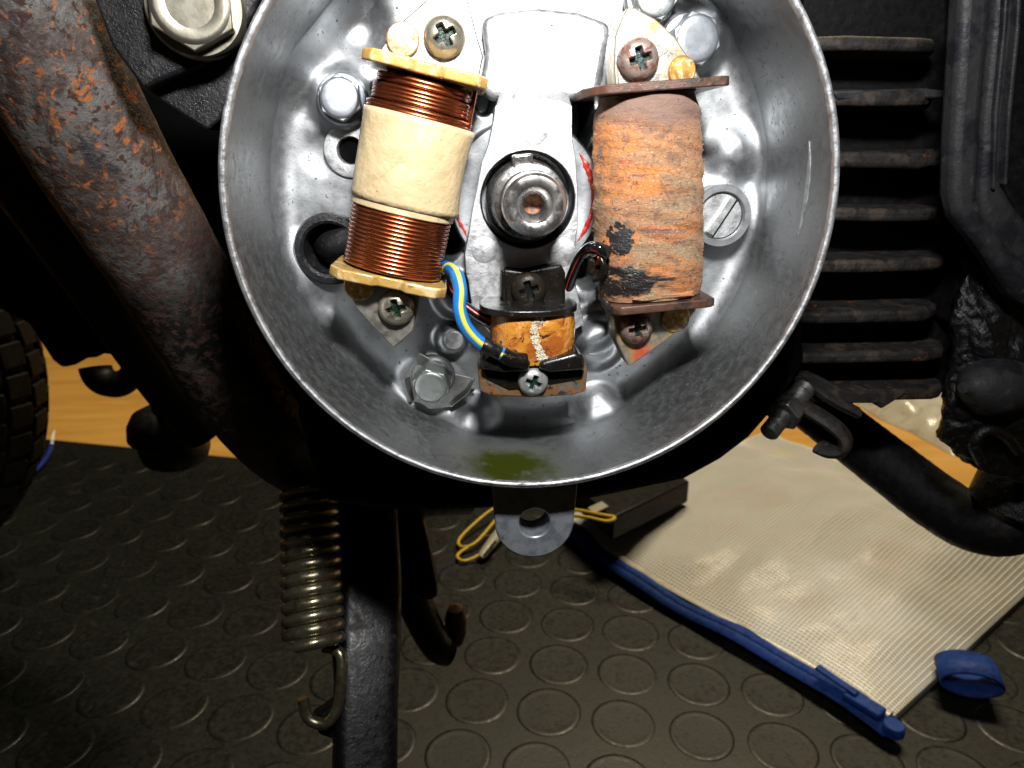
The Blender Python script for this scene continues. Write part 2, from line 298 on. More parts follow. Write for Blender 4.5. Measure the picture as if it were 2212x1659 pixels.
# ================================================================== SETTING: wooden floor, rubber mat
ZM = -254.0
m = MB(); m.prism([(-2500, 2500, ZM-4.5), (2500, 2500, ZM-4.5), (2500, -800, ZM-4.5), (-2500, -800, ZM-4.5)], (0, 0, -12))
struct(m.build('wooden_floor', 'wood'))

# ------------------------------------------------------------------ rubber mat with round studs
e1 = Vector((35.5, -10.4, 0)); e2 = Vector((-9.9, -33.6, 0)); o0 = Vector((-318, 413, ZM))
matroot = thing('rubber_mat', (0, 200, ZM), 'black rubber mat with raised round studs on the wooden floor', 'mat')
a = G(120, 950, ZM); b_ = G(530, 990, ZM); dm = (b_-a).normalized(); nm = Vector((dm.y, -dm.x, 0))
c0 = a-dm*400; c1 = a+dm*1500
MB().prism([c0, c1, c1+nm*1100, c0+nm*1100], (0, 0, -4)).build('sheet', 'mat_rubber', matroot, bevel=.6)
stud = MB().lathe([(16.0, 0), (15.5, .28), (14.8, .42), (14.0, .44), (13.0, .37), (11.5, .33), (0.01, .33)], (0, 0, 0), (0, 0, 1), 40)
stud_me = None; nst = 0
cands = []
for i in range(-14, 26):
    for j in range(-4, 24):
        p = o0+e1*i+e2*j
        if (p-a).dot(nm) < 18: continue
        d = p-CAM; zc = d.dot(FW)
        if zc < 60: continue
        sx = 1106+FPX*d.dot(RT)/zc; sy = 829.5-FPX*d.dot(UP)/zc
        if -60 < sx < 2272 and 930 < sy < 1720: cands.append((zc, p))
cands.sort(key=lambda t: t[0])
for zc, p in cands[:300]:
    if stud_me is None:
        o = stud.build('stud', 'stud_rubber', matroot); stud_me = o.data
    else:
        o = bpy.data.objects.new('stud', stud_me); COL.objects.link(o); o.parent = matroot
    o.location = p*S-matroot.location
    o.rotation_euler = (random.uniform(-.010, .010), random.uniform(-.010, .010), random.uniform(0, 6)); k_ = random.uniform(.97, 1.02); o.scale = (k_, k_*random.uniform(.98, 1.02), random.uniform(.7, 1.1))
    if o.data is stud_me and nst == 0:      # first one was built round the origin
        me = stud_me; off = matroot.location
        for v in me.vertices: v.co = v.co+off
    nst += 1

# ================================================================== MAGNETO HOUSING
hs = thing('magneto_housing', (0, 36, -62), 'open round silver aluminium magneto housing with machined rim, filling the middle', 'engine housing')
YF = 36.0
def wc(x, y, Y=34): p = W(x, y, Y); return p.x, p.z
bumps = []      # (x, z, radius, height, softness)
for (px, py, r, h, s) in [(605, 118, 9, 9, .9), (733, 213, 7.5, 3.0, .35), (690, 330, 5, -1, .8), (925, 835, 8, 4, .5), (1292, 880, 6.2, 6, .6),
                          (1505, 80, 8, 5, .5), (1560, 468, 10, 3, .45), (1590, 330, 7, 4, .8), (1430, 60, 6, 4, .6), (985, 640, 6, 5, .5), (975, 735, 4.5, 4.5, .35),
                          (1290, 740, 8, 4.5, .45), (1000, 930, 9, 3.5, .7), (1270, 690, 8, 4.5, .5), (640, 590, 9, 3, .8), (1660, 640, 8, 3, .9), (770, 60, 7, -4, .8), (680, 740, 8, 3, .8), (1030, 900, 6, 4, .6), (1340, 620, 7, 4, .6)]:
    x, z = wc(px, py); bumps.append((x, z, r, h, s))
pk = []
for (px, py, rx, rz) in [(1262, 255, 2.6, 6.5), (1046, 208, 2.6, 4), (1045, 640, 3, 6), (955, 480, 6, 10), (1270, 590, 3, 4)]:
    x, z = wc(px, py); pk.append((x, z, rx, rz))
holes = [(wc(757, 325, 35), 5.4), (wc(714, 537, 34), 8.2), (wc(1556, 466, 31), 5.2)]
def floor_y(x, z):
    h = 0
    for bx, bz, r, hh, s in bumps:
        d = math.hypot(x-bx, z-bz)/r
        if d < 1.6: h += hh*(1-sstep(1-s, 1+s*.45, d))
    d = math.hypot(x, z); h += 3.5*(1-sstep(17.5, 19.5, d))
    for bx, bz, rx, rz in pk:
        d = math.hypot((x-bx)/rx, (z-bz)/rz)
        if d < 2: h -= 16*(1-sstep(.8, 1.15, d))
    h += .55*noise.noise(Vector((x, z, 3))/14)+.14*noise.noise(Vector((x, z, 9))/4)
    return YF-h
m = MB(); NT = 300
prof = [(r*57/110, None) for r in range(1, 111)]
for i in range(1, 11):
    t = i/10*math.pi/2; prof.append((57+5.4*math.sin(t), YF-5.4*(1-math.cos(t))))
for i in range(1, 13):
    t = i/12; prof.append((62.4+.9*t, lerp(30.6, 1.2, t)))
prof += [(63.35, .6)]
def bowl(u, v):
    j = round(v*(len(prof)-1)); r, y = prof[j]; a = 2*math.pi*u
    x, z = r*math.cos(a), r*math.sin(a)
    fy = floor_y(x, z)
    if y is None: return (x, fy, z)
    wgt = max(0, (y-20)/16) if y > 20 else 0
    return (x, y+(fy-YF)*wgt*.9, z)
m.grid(bowl, NT, len(prof)-1, wrap=True)
fl = []
for f in m.f:
    c = sum((m.v[i] for i in f), Vector())/4
    if c.y > 20 and any(math.hypot(c.x-h[0][0], c.z-h[0][1]) < h[1]-.8 for h in holes): continue
    fl.append(f)
m.f = fl
NF = (110+9)*NT
fset = [f for f in m.f if max(f) < NF]; wset = [f for f in m.f if max(f) >= NF]
m1 = MB(); m1.v = m.v; m1.f = fset; m1.build('bowl_floor', 'cast_alu', hs, smooth=70)
ids = sorted({i for f in wset for i in f}); mp = {a: b for b, a in enumerate(ids)}
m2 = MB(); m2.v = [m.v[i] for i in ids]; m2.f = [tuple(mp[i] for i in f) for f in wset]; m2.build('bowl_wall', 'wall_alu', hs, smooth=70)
m = MB().lathe([(63.30, .9), (63.45, .15), (63.62, -.12), (64.05, -.22), (64.20, .10), (64.35, .05), (64.75, .10), (64.98, .35), (65.05, 1.1), (65.0, 3)], (0, 0, 0), (0, 1, 0), 360)
for p in m.v:
    a_ = math.atan2(p.z, p.x); n_ = noise.noise(Vector((math.cos(a_)*45, math.sin(a_)*45, p.length)))*.10; p += Vector((p.x, 0, p.z)).normalized()*n_*.5+Vector((0, n_, 0))
m.build('rim', 'rim_alu', hs, smooth=50)
MB().lathe([(65.0, 2.9), (65.2, 10), (66.0, 24), (68, 40), (70, 60)], (0, 0, 0), (0, 1, 0), 120).build('outer_wall', 'case_black', hs)
# lug under the rim
p = lambda x, y, Y=9.5: W(x, y, Y)
c = p(1155, 1130); rl = (p(1240, 1130)-p(1070, 1130)).length/2; rh = 4.0
pts = [c+Vector((math.cos(t)*rl, 0, math.sin(t)*rl)) for t in [math.pi*i/20+math.pi for i in range(21)]]
up_l = Vector((pts[0].x-1.0, c.y, -64)); up_r = Vector((pts[-1].x+1.0, c.y, -64))
m = MB(); NH = 40
outer = [pts[i] for i in range(21)]+[up_r, up_l]
# front face with hole: two halves
hole = [c+Vector((math.cos(2*math.pi*i/NH)*rh, 0, math.sin(2*math.pi*i/NH)*rh)) for i in range(NH)]
def holed(m, outer, hole, il, ir, hl, hr, d):
    """outer loop and hole loop (both same orientation); seam from outer[il] to hole[hl] and outer[ir] to hole[hr]; extruded by d"""
    n = len(outer); nh = len(hole); k = len(m.v); d = Vector(d)
    m.v += outer+hole+[q+d for q in outer]+[q+d for q in hole]
    def rng(a, b, n):
        r = [a]
        while r[-1] != b: r.append((r[-1]+1) % n)
        return r
    A = rng(il, ir, n); B = rng(ir, il, n); HA = rng(hl, hr, nh); HB = rng(hr, hl, nh)
    o2 = n+nh
    for base in (0, o2):
        m.f.append(tuple(k+base+i for i in A)+tuple(k+base+n+i for i in reversed(HA)))
        m.f.append(tuple(k+base+i for i in B)+tuple(k+base+n+i for i in reversed(HB)))
    for i in range(n): m.f.append((k+i, k+(i+1) % n, k+o2+(i+1) % n, k+o2+i))
    for i in range(nh): m.f.append((k+n+i, k+n+(i+1) % nh, k+o2+n+(i+1) % nh, k+o2+n+i))
    return m
holed(m, outer, hole, 0, 20, NH//2, 0, (0, 9, 0)).build('mounting_lug', 'lug_alu', hs, bevel=.5, smooth=35)

# central bridge: upper block and arm round the shaft
m = MB()
blk = [(1040, 38), (1080, 24), (1165, 15), (1250, 24), (1322, 50), (1312, 112), (1296, 200), (1250, 216), (1060, 216), (1036, 190), (1050, 110)]
m.prism([W(x, y, 29.0) for x, y in blk], (0, 7, 0)).build('bridge_block', 'bridge_alu', hs, bevel=2.2, bseg=4)
arm = [(1070, 228), (1095, 217), (1150, 213), (1210, 217), (1236, 228), (1236, 300), (1244, 345), (1248, 407), (1248, 492), (1242, 530), (1236, 578), (1250, 640), (1262, 700), (1230, 720), (1060, 720), (1022, 680), (1012, 611), (1006, 590), (1004, 548), (1013, 500), (1020, 453), (1030, 407), (1041, 350), (1056, 311), (1066, 260)]
hx = Vector((0.2, 25.0, 0)); rh = 11.6; NH = 48
outer = [W(x, y, 25.0) for x, y in arm][::-1]
cen = hx
hole = [cen+Vector((math.cos(2*math.pi*i/NH)*rh, 0, math.sin(2*math.pi*i/NH)*rh)) for i in range(NH)]
# orientation: both counter clockwise in x-z seen from the front
def area2(P): return sum(P[i].x*P[(i+1) % len(P)].z-P[(i+1) % len(P)].x*P[i].z for i in range(len(P)))
if area2(outer) < 0: outer = outer[::-1]
il = min(range(len(outer)), key=lambda i: abs(outer[i].z)+(50 if outer[i].x > 0 else 0)); ir = min(range(len(outer)), key=lambda i: abs(outer[i].z)+(50 if outer[i].x < 0 else 0))
m = MB(); holed(m, outer, hole, il, ir, NH//2, 0, (0, 8, 0))
m.build('bridge_arm', 'bridge_alu', hs, bevel=1.3, bseg=3, smooth=35)
tp_ = [(1072, 229), (1095, 218), (1150, 214), (1210, 218), (1234, 229)]; bk_ = [(1080, 200), (1100, 192), (1150, 188), (1206, 192), (1226, 200)]
sh_ = MB(); sh_.v = [W(x, y, 25.6) for x, y in tp_]+[W(x, y, 30.5) for x, y in bk_]+[W(x, y, 33) for x, y in tp_]
for i in range(4): sh_.f += [(i, i+1, 6+i, 5+i), (5+i, 6+i, 11+i, 10+i)]
sh_.f += [(0, 5, 10), (4, 14, 9)]
sh_.build('arm_shoulder', 'wall_alu', hs, smooth=50)
for (px, py, r) in [(1150, 275, 4.2), (1046, 540, 3.2), (1213, 545, 3.6)]:
    q = W(px, py, 25.0); MB().lathe([(r, .3), (r, -.06), (r-.05, -.08), (.01, -.08)], q, (0, 1, 0), 40).build('ejector_mark', 'bridge_alu', hs)
for (px, py, r, Y) in [(980, 735, 2.6, 31.4), (1285, 742, 3.4, 31.4)]:
    q = W(px, py, Y); MB().lathe([(r, 3), (r, -.2), (r-.3, -.5), (.01, -.5)], q, (0, 1, 0), 36).build('cast_boss', 'bridge_alu', hs)
# oil seal ring with red sealant, dark bore
MB().lathe([(11.9, 40), (11.9, 31.2), (12.4, 30.8), (18.6, 30.8), (19.2, 31.6), (19.2, 36)], (0.3, 0, 0), (0, 1, 0), 96).build('seal_ring', 'cast_alu', hs)
MB().lathe([(11.55, 25.6), (11.2, 26.4), (11.2, 37), (9, 37)], (0.2, 0, 0), (0, 1, 0), 64).build('bore_lining', 'rubber_black', hs)
def seal_arc(a0, a1, r=17.0, w=.75):
    m = MB(); pts = []; rad = []
    for i in range(41):
        t = i/40; a = math.radians(lerp(a0, a1, t)); rr = r+.35*noise.noise(Vector((a*6, 0, 1)))
        pts.append((math.cos(a)*rr+.3, 30.7, math.sin(a)*rr)); rad.append(w*(.55+.75*abs(noise.noise(Vector((a*9, 2, 5)))))*min(1, 6*t+.2, 6*(1-t)+.2))
    m.tube(pts, rad, 10, up=(0, -1, 0), sx=.5); m.jitter(.18, 1.3); m.build('red_sealant', 'red_sealant', hs)
seal_arc(-38, 40, 17.0, .85); seal_arc(150, 212, 17.6, .55)
# spot-faced hole, cable grommet, slotted plug
(hxx, hz), r = holes[0]
MB().lathe([(6.6, 35.6), (6.4, 35.0), (6.0, 34.9), (3.4, 34.9), (3.2, 35.3), (3.2, 48), (.01, 48)], (hxx, 0, hz), (0, 1, 0), 48).build('spot_face', 'bridge_alu', hs)
q = W(762, 325, 37); MB().lathe([(3.15, 0), (.01, .02)], q, (0, 1, 0), 32).build('hole_shade_disc', 'deep_black', hs)  # black disc standing in for the shade inside the hole
(hxx, hz), r = holes[1]
MB().lathe([(9.0, 37), (9.0, 32.6), (8.6, 32.0), (7.2, 31.8), (6.5, 32.4), (6.3, 34), (6.0, 46), (.01, 46)], (hxx, 0, hz), (0, 1, 0), 56).build('cable_grommet', 'rubber_black', hs)
q = Vector((hxx, 33.5, hz)); MB().tube(spline([q+Vector((-2, 8, 0)), q+Vector((1, 2, 1)), q+Vector((6, -1, 2)), q+Vector((13, 0, 1))], 8), 3.6, 16).build('cable_sleeve', 'rubber_black', hs)
(hxx, hz), r = holes[2]; pc = Vector((hxx, 0, hz))
MB().lathe([(7.9, 36), (7.9, 30.4), (7.7, 30.0), (6.2, 30.0), (5.9, 30.4), (5.9, 33)], pc, (0, 1, 0), 64).build('plug_collar', 'cast_alu', hs)
pl = MB().lathe([(5.8, 34), (5.8, 31.4), (5.6, 31.1), (.01, 31.1)], pc, (0, 1, 0), 56).build('slotted_plug', 'bridge_alu', hs)
dirp = Vector((.52, 0, .854)); nrm = Vector((.854, 0, -.52))
MB().prism([pc+Vector((0, 30.1, 0))+dirp*5.3-nrm*1.1, pc+Vector((0, 30.1, 0))+dirp*5.3+nrm*1.1, pc+Vector((0, 30.1, 0))-dirp*5.3+nrm*1.1, pc+Vector((0, 30.1, 0))-dirp*5.3-nrm*1.1], (0, 1.6, 0)).build('slot_bar', 'bridge_alu', pl, bevel=.25)
MB().prism([pc+Vector((0, 31.02, 0))+dirp*5.4+nrm*1.15, pc+Vector((0, 31.02, 0))+dirp*5.4+nrm*1.7, pc+Vector((0, 31.02, 0))-dirp*5.4+nrm*1.7, pc+Vector((0, 31.02, 0))-dirp*5.4+nrm*1.15], (0, .3, 0)).build('slot', 'deep_black', pl)

up_ = []; dn_ = []
for i in range(31):
    t = i/30; z = lerp(13.5, -7.5, t); w_ = .75*math.sin(math.pi*t)**.8+.02; x_ = math.sqrt(62.86**2-z*z); yc_ = lerp(9.6, 11.4, t)
    up_.append(Vector((x_, yc_-w_, z))); dn_.append(Vector((x_, yc_+w_, z)))
mk = MB(); mk.v = up_+dn_+[p_+Vector((.5, 0, 0)) for p_ in up_+dn_]
for i in range(30): mk.f += [(i, i+1, 32+i, 31+i), (i, 62+i, 63+i, i+1), (31+i, 32+i, 94+i, 93+i)]
mk.build('machining_mark', 'rim_alu', hs)
# ================================================================== CRANKSHAFT
cs = thing('crankshaft', (0, 30, 0), 'tapered steel crankshaft end with a centre hole and key, middle of the housing', 'crankshaft')
MB().lathe([(9.9, 45), (9.9, 30), (9.7, 27.4), (9.5, 27.0), (8.6, 17.6), (8.5, 16.9), (7.4, 16.5), (7.1, 16.0), (7.1, 9.2), (6.9, 8.3), (6.3, 7.7), (5.6, 7.55), (4.2, 7.6), (3.9, 7.8), (2.5, 9.6), (2.3, 10.0), (2.25, 16)], (0, 0, 0), (0, 1, 0), 72).build('shaft', 'shaft_steel', cs, smooth=32)
MB().lathe([(2.24, 13.4), (1.2, 14.0), (.01, 14.3)], (0, 0, 0), (0, 1, 0), 32).build('centre_hole', 'rust_hole', cs)
MB().prism([Vector((-3.9, 18.6, 7.6)), Vector((.7, 18.6, 8.0)), Vector((.6, 18.6, 10.9)), Vector((-4.0, 18.6, 10.5))], (0, 8, 0)).build('key', 'shaft_steel', cs, bevel=.5, bseg=3)

# ================================================================== SCREWS, RIVETS, BOLTS
def phillips(px, py, Y, r, h, mt, rec, parent, rot=0.0, lean=(0, 0)):
    """pan head screw whose seat lies at depth Y"""
    c = W(px, py, Y-h*.8); c.y = Y; m = MB(); NR, NA = 26, 96; L, wd = r*.56, r*.155
    def hgt(x, z):
        d = math.hypot(x, z)/r
        if d >= 1: return 0
        hh = h*(max(0, 1-d**3.2))**.5
        u = x*math.cos(rot)+z*math.sin(rot); v = -x*math.sin(rot)+z*math.cos(rot)
        k = 0
        for A, B in ((u, v), (v, u)):
            A, B = abs(A), abs(B)
            k = max(k, (1-sstep(L*.82, L, A))*(1-sstep(wd*.8, wd*1.25, B)))
        k = max(k, 1-sstep(r*.22, r*.30, math.hypot(u, v)))
        return hh-k*h*.62
    def fn(u, v):
        rr = r*(v**.8) if v > 0 else 0.0; a = 2*math.pi*u
        x, z = rr*math.cos(a), rr*math.sin(a)
        return (c.x+x, c.y-hgt(x, z), c.z+z)
    m.grid(fn, NA, NR, wrap=True); m.lathe([(r, 0), (r, 1.5)], c, (0, 1, 0), 48)
    s = m.build('screw', mt, parent, smooth=60)
    cr = MB(); yb = c.y-h*.44
    a1, a2 = L*.92, wd*1.0
    cross = [(a1, -a2), (a1, a2), (a2, a2), (a2, a1), (-a2, a1), (-a2, a2), (-a1, a2), (-a1, -a2), (-a2, -a2), (-a2, -a1), (a2, -a1), (a2, -a2)]
    cr.prism([Vector((c.x+x*math.cos(rot)-z*math.sin(rot), yb, c.z+x*math.sin(rot)+z*math.cos(rot))) for x, z in cross], (0, .5, 0))
    cr.build('recess', rec, s, bevel=.12)
    return s
def rivet(px, py, Y, r, mt, parent, pr=1.0):
    c = W(px, py, Y-pr); c.y = Y
    return MB().lathe([(r, .3), (r, -pr+.25), (r-.25, -pr), (r*.6, -pr-.05), (.01, -pr-.08)], c, (0, 1, 0), 40).build('rivet', mt, parent)
def hexbolt(name, px, py, Y, af, hh, fr, fh, rot, mt, label, group=None, n=YM, dish=0):
    n = Vector(n).normalized(); c = W(px, py, Y-hh*.6); c = c-(n*(hh*.6)).project(n)*1.0
    c = W(px, py, Y-hh); c = c-n*hh
    root = thing(name, c, label, 'bolt', group)
    x = Vector((1, 0, 0)); x = (x-n*x.dot(n)).normalized(); z = n.cross(x)*-1
    if fr:
        MB().lathe([(fr, -1), (fr, fh*.6), (fr-.3, fh), (af*.60, fh+.5), (af*.3, fh+.5)], c, n, 64, x=x).build('flange', mt, root)
    R = af/math.sqrt(3); m = MB()
    hexa = [c+x*(R*math.cos(rot+i*math.pi/3))+z*(R*math.sin(rot+i*math.pi/3)) for i in range(6)]
    m.prism([q+n*(fh*.5) for q in hexa], n*(hh-fh*.5-.55))
    hd = m.build('head', mt, root, bevel=.35, bseg=3)
    MB().lathe([(af*.505, hh-1.0), (af*.5, hh-.6), (af*.46, hh-.15), (af*.42, hh), (af*.30, hh-dish*.4), (af*.27, hh-dish), (.01, hh-dish)], c, n, 48, x=x).build('chamfer_face', mt, hd)
    return root
hexbolt('hex_bolt', 733, 211, 33.0, 9.2, 6.0, 6.1, 1.6, .45, 'zinc_bolt', 'bright zinc flanged hex bolt left of the copper coil', 'bolts inside the housing')
hexbolt('hex_bolt', 1510, 82, 31.0, 10.4, 8.0, 6.4, 1.4, .25, 'zinc_bolt', 'bright zinc hex bolt beside the upper tip of the brown coil core', 'bolts inside the housing', n=(.12, -1, .02))
hexbolt('hex_bolt', 930, 838, 32.0, 8.8, 8.0, 6.0, 1.0, .30, 'zinc_old', 'dull grey hex bolt on a folded lock plate near the bottom left rim', 'bolts inside the housing', n=(-.05, -1, -.08))
hexbolt('hex_bolt', 1418, -12, 32.0, 9.5, 6, 6.0, 1.4, .2, 'zinc_old', 'hex bolt cut off by the top edge, above the brown coil core', 'bolts inside the housing')
q = W(930, 838, 33)
lp = thing('lock_plate', q, 'thin folded grey metal lock plate under the dull hex bolt', 'lock plate')
pts = [W(x, y, 31.2) for x, y in [(905, 762), (985, 808), (1028, 818), (1012, 850), (975, 878), (930, 885), (880, 868), (872, 820)]]
MB().prism(pts, (0, .7, 0)).build('plate', 'plate_zinc', lp, bevel=.2)
for poly in ([(905, 762), (985, 808), (978, 816), (900, 790)], [(1028, 818), (1012, 850), (975, 880), (970, 872), (1004, 842), (1018, 820)], [(872, 820), (886, 868), (894, 866), (884, 812)]):
    MB().prism([W(x, y, 28.5 if i < 2 else 30.6) for i, (x, y) in enumerate(poly)], (0, .6, 0)).build('folded_tab', 'plate_zinc', lp, bevel=.15)
hexbolt('mounting_bolt', 408, 4, 13, 15.2, 6.5, 9.7, 2.2, math.pi/6+.02, 'bolt_nickel', 'large nickel flanged hex bolt on the black engine bracket, top left', dish=1.2, n=(.10, -1, .02))

# ================================================================== COILS
def frame_of(A, B):
    ax = (B-A).normalized(); dp = Vector((0, 1, 0)); nn = ax.cross(dp)*-1
    nn = (Vector((1, 0, 0))-ax*ax.x).normalized(); dp = nn.cross(ax)
    if dp.y < 0: dp = -dp
    return ax, nn, dp
def loop(c, nn, dp, rx, ry, t, p=2.08):
    ca, sa = math.cos(t), math.sin(t)
    return c+nn*(rx*math.copysign(abs(ca)**(2/p), ca))+dp*(ry*math.copysign(abs(sa)**(2/p), sa))
def flange(c, ax, nn, dp, out, th): return MB().prism([c+nn*u+dp*v-ax*(th/2) for u, v in out], ax*th)

# ---- copper coil, left
A = W(921, 163, 20); B = W(846, 592, 20); ax, nn, dp = frame_of(A, B); LEN = (B-A).length
cc = thing('copper_coil', A, 'new copper wire coil with cream tape band on its steel core, left side', 'coil')
top = [(818, 112), (850, 62), (905, 14), (945, -22), (1000, -30), (1016, 20), (1030, 75), (1044, 122), (1034, 175), (990, 200), (850, 180)]
MB().prism([W(x, y, 16) for x, y in top], (0, 8.5, 0)).build('core_plate', 'lam_steel', cc, bevel=.35)
bot = [(735, 585), (752, 630), (768, 665), (850, 753), (893, 715), (902, 668), (908, 630), (940, 600), (860, 560)]
MB().prism([W(x, y, 16) for x, y in bot], (0, 8.5, 0)).build('core_plate', 'lam_steel', cc, bevel=.35)
MB().prism([A+nn*u+dp*v for u, v in ((-6, -4), (6, -4), (6, 4), (-6, 4))], B-A).build('core_bar', 'lam_steel', cc)
fo = [(-13.4, -8), (-11, -11.2), (-3.4, -11.2), (-2.0, -9.6), (3.0, -9.6), (4.2, -11.2), (11.0, -11.2), (13.4, -8), (13.4, 8), (11, 10), (-11, 10), (-13.4, 8)]
flange(A-ax*.5, ax, nn, dp, fo, 2.5).build('flange', 'nylon', cc, bevel=.45, bseg=3)
flange(B+ax*.5, ax, nn, dp, fo, 2.5).build('flange', 'nylon', cc, bevel=.45, bseg=3)
def winding(t0, t1, turns, rx, ry, wr):
    pts = []; n = 56
    for i in range(int(turns*n)+1):
        tt = i/(turns*n); a_ = 2*math.pi*i/n
        wv = .10*noise.noise(Vector((tt*turns*.8, t0, 0)))
        pts.append(loop(A+ax*(LEN*lerp(t0, t1, tt)), nn, dp, rx+wv, ry+wv, a_))
    return MB().tube(pts, wr, 12)
winding(.035, .075, 2, 10.0, 8.6, .62).build('winding', 'copper', cc)
winding(.085, .155, 4, 10.6, 9.2, .58).build('winding', 'copper', cc)
winding(.165, .225, 3, 11.4, 9.8, .60).build('winding', 'copper', cc)
winding(.63, .965, 16, 11.1, 9.6, .56).build('winding', 'copper', cc)
def band(t0, t1, rx, ry, skew=0.0, flare=0.0, name='tape_band', parent=None):
    def fn(u, v):
        a_ = 2*math.pi*u; t = lerp(t0, t1, v)+skew*math.cos(a_)
        f = flare*(v-.5)**2*max(0, math.cos(a_))**3
        return loop(A+ax*(LEN*t), nn, dp, rx+f, ry, a_)
    m = MB().grid(fn, 72, 16, wrap=True)
    o = m.build(name, 'tape', parent or cc); md = o.modifiers.new('solid', 'SOLIDIFY'); md.thickness = .00028; md.offset = 1
    return o
tb = band(.205, .635, 12.0, 10.3, .004, 3.5)
band(.60, .668, 11.72, 10.05, .004, 0, 'tape_layer', tb)
MB().tube([loop(A+ax*(LEN*t), nn, dp, 11.9, 10.1, -.35) for t in (.02, .06, .12, .2)], .5, 8).build('lead_wire', 'copper', cc)
phillips(960, 76, 16, 4.5, 3.4, 'screw_nickel', 'recess_green', cc, .5)
phillips(855, 668, 16, 4.4, 3.2, 'screw_nickel', 'recess_green', cc, .22)
rivet(870, 84, 16, 3.5, 'rivet_pale', cc); rivet(775, 618, 16, 3.5, 'rivet_brass', cc, .6)

# ---- old cloth-wrapped coil, right
A2 = W(1396, 196, 20); B2 = W(1402, 640, 20); ax2, nn2, dp2 = frame_of(A2, B2); L2 = (B2-A2).length
oc = thing('cloth_coil', A2, 'old brown and orange cloth-wrapped coil with a black burn mark, right side', 'coil')
top = [(1358, 14), (1375, 18), (1415, 40), (1456, 76), (1492, 130), (1520, 182), (1500, 200), (1331, 200), (1326, 150), (1329, 78), (1345, 36)]
MB().prism([W(x, y, 16) for x, y in top], (0, 8.5, 0)).build('core_plate', 'lam_gold', oc, bevel=.35)
ov = [(1345, 110), (1400, 92), (1425, 98), (1500, 142), (1512, 180), (1336, 190), (1334, 140)]
MB().prism([W(x, y, 15.4) for x, y in ov], (0, .8, 0)).build('core_shim', 'lam_steel', oc, bevel=.15)
bot = [(1310, 650), (1312, 672), (1326, 690), (1332, 738), (1356, 790), (1366, 788), (1440, 735), (1478, 704), (1504, 672), (1506, 640)]
MB().prism([W(x, y, 16) for x, y in bot], (0, 8.5, 0)).build('core_plate', 'lam_gold', oc, bevel=.35)
MB().prism([A2+nn2*u+dp2*v for u, v in ((-6, -4), (6, -4), (6, 4), (-6, 4))], B2-A2).build('core_bar', 'lam_steel', oc)
fo2 = [(-15.5, -4), (-12.5, -9.8), (-11, -10.8), (14.8, -10.8), (15.8, -9.6), (15.8, 7), (13, 10), (-13, 10), (-15.5, 7)]
flange(A2-ax2*.2, ax2, nn2, dp2, fo2, 2.0).build('flange', 'fiberboard', oc, bevel=.3)
fo3 = [(-11.5, -4), (-11.2, -9.8), (-9.5, -11.2), (11.8, -11.2), (13.2, -9.8), (13.2, 7), (11, 10), (-11, 10), (-11.5, 7)]
flange(B2+ax2*.6, ax2, nn2, dp2, fo3, 2.0).build('flange', 'fiberboard', oc, bevel=.3)
def cl(u, v):
    a_ = 2*math.pi*u; t = v
    bulge = 1-.10*math.exp(-(t/.06)**2)-.05*math.exp(-((1-t)/.05)**2)
    rx = lerp(12.2, 12.9, sstep(0, .5, t))*bulge; ry = 10.4*bulge
    p = loop(A2+ax2*(L2*lerp(.02, .985, t)), nn2, dp2, rx, ry, a_, 2.25)
    n_ = noise.noise(Vector((p.x/16, p.y/16, (p.z+p.x*.25)/2.2)))*.35+noise.noise(p/6)*.35+noise.noise(p/.9)*.10
    d = (p-(A2+ax2*((p-A2).dot(ax2)))).normalized()
    return p+d*n_
MB().grid(cl, 140, 130, wrap=True).build('cloth_wrap', 'cloth', oc, smooth=80)
fz = MB()
for i in range(1600):
    u = random.random(); v = random.random(); p = Vector(cl(u, v)); c = A2+ax2*((p-A2).dot(ax2)); d = (p-c).normalized()
    tn = d.cross(ax2)
    e = d*random.uniform(.15, .55)+tn*random.uniform(-.8, .8)+ax2*random.uniform(-.5, .5)
    s_ = ax2*.022
    fz.add([p-d*.05-s_, p-d*.05+s_, p+e*.6+d*.1, p+e], [(0, 1, 2), (0, 2, 3)])
fo_ = fz.build('cloth_fuzz', 'fuzz', oc); fo_['kind'] = 'stuff'
MB().prism([W(x, y, 9.8) for x, y in [(1366, 648), (1405, 636), (1470, 634), (1500, 628), (1496, 640), (1440, 646), (1390, 652)]], (0, 1.2, 0)).build('loose_cloth_edge', 'cloth', oc, bevel=.3)
tpt = W(1295, 575, 13)
MB().prism([W(x, y, 12.6) for x, y in [(1272, 560), (1300, 548), (1318, 560), (1314, 592), (1298, 606), (1268, 590)]], (0, 1.6, 0)).build('solder_tab', 'varnish_black', oc, bevel=.4)
MB().tube(spline([W(1297, 556, 11.6), W(1303, 575, 10.8), W(1297, 598, 11.4), W(1280, 604, 12.2)], 6), .75, 10).build('tab_crimp', 'varnish_black', oc)
for k in range(4): MB().tube(spline([W(1290+k*4, 546+k, 11.6), W(1292+k*4, 558, 11.0), W(1288+k*4, 572, 11.4)], 5), .22, 6).build('copper_strand', 'copper', oc)
phillips(1384, 127, 15.4, 4.6, 3.4, 'screw_rust', 'recess_teal', oc, .30)
phillips(1378, 712, 16, 4.2, 3.4, 'screw_rust', 'recess_teal', oc, .18)
rivet(1474, 152, 15.4, 3.1, 'rivet_brass', oc); rivet(1460, 688, 16, 3.6, 'rivet_brass', oc, .5)

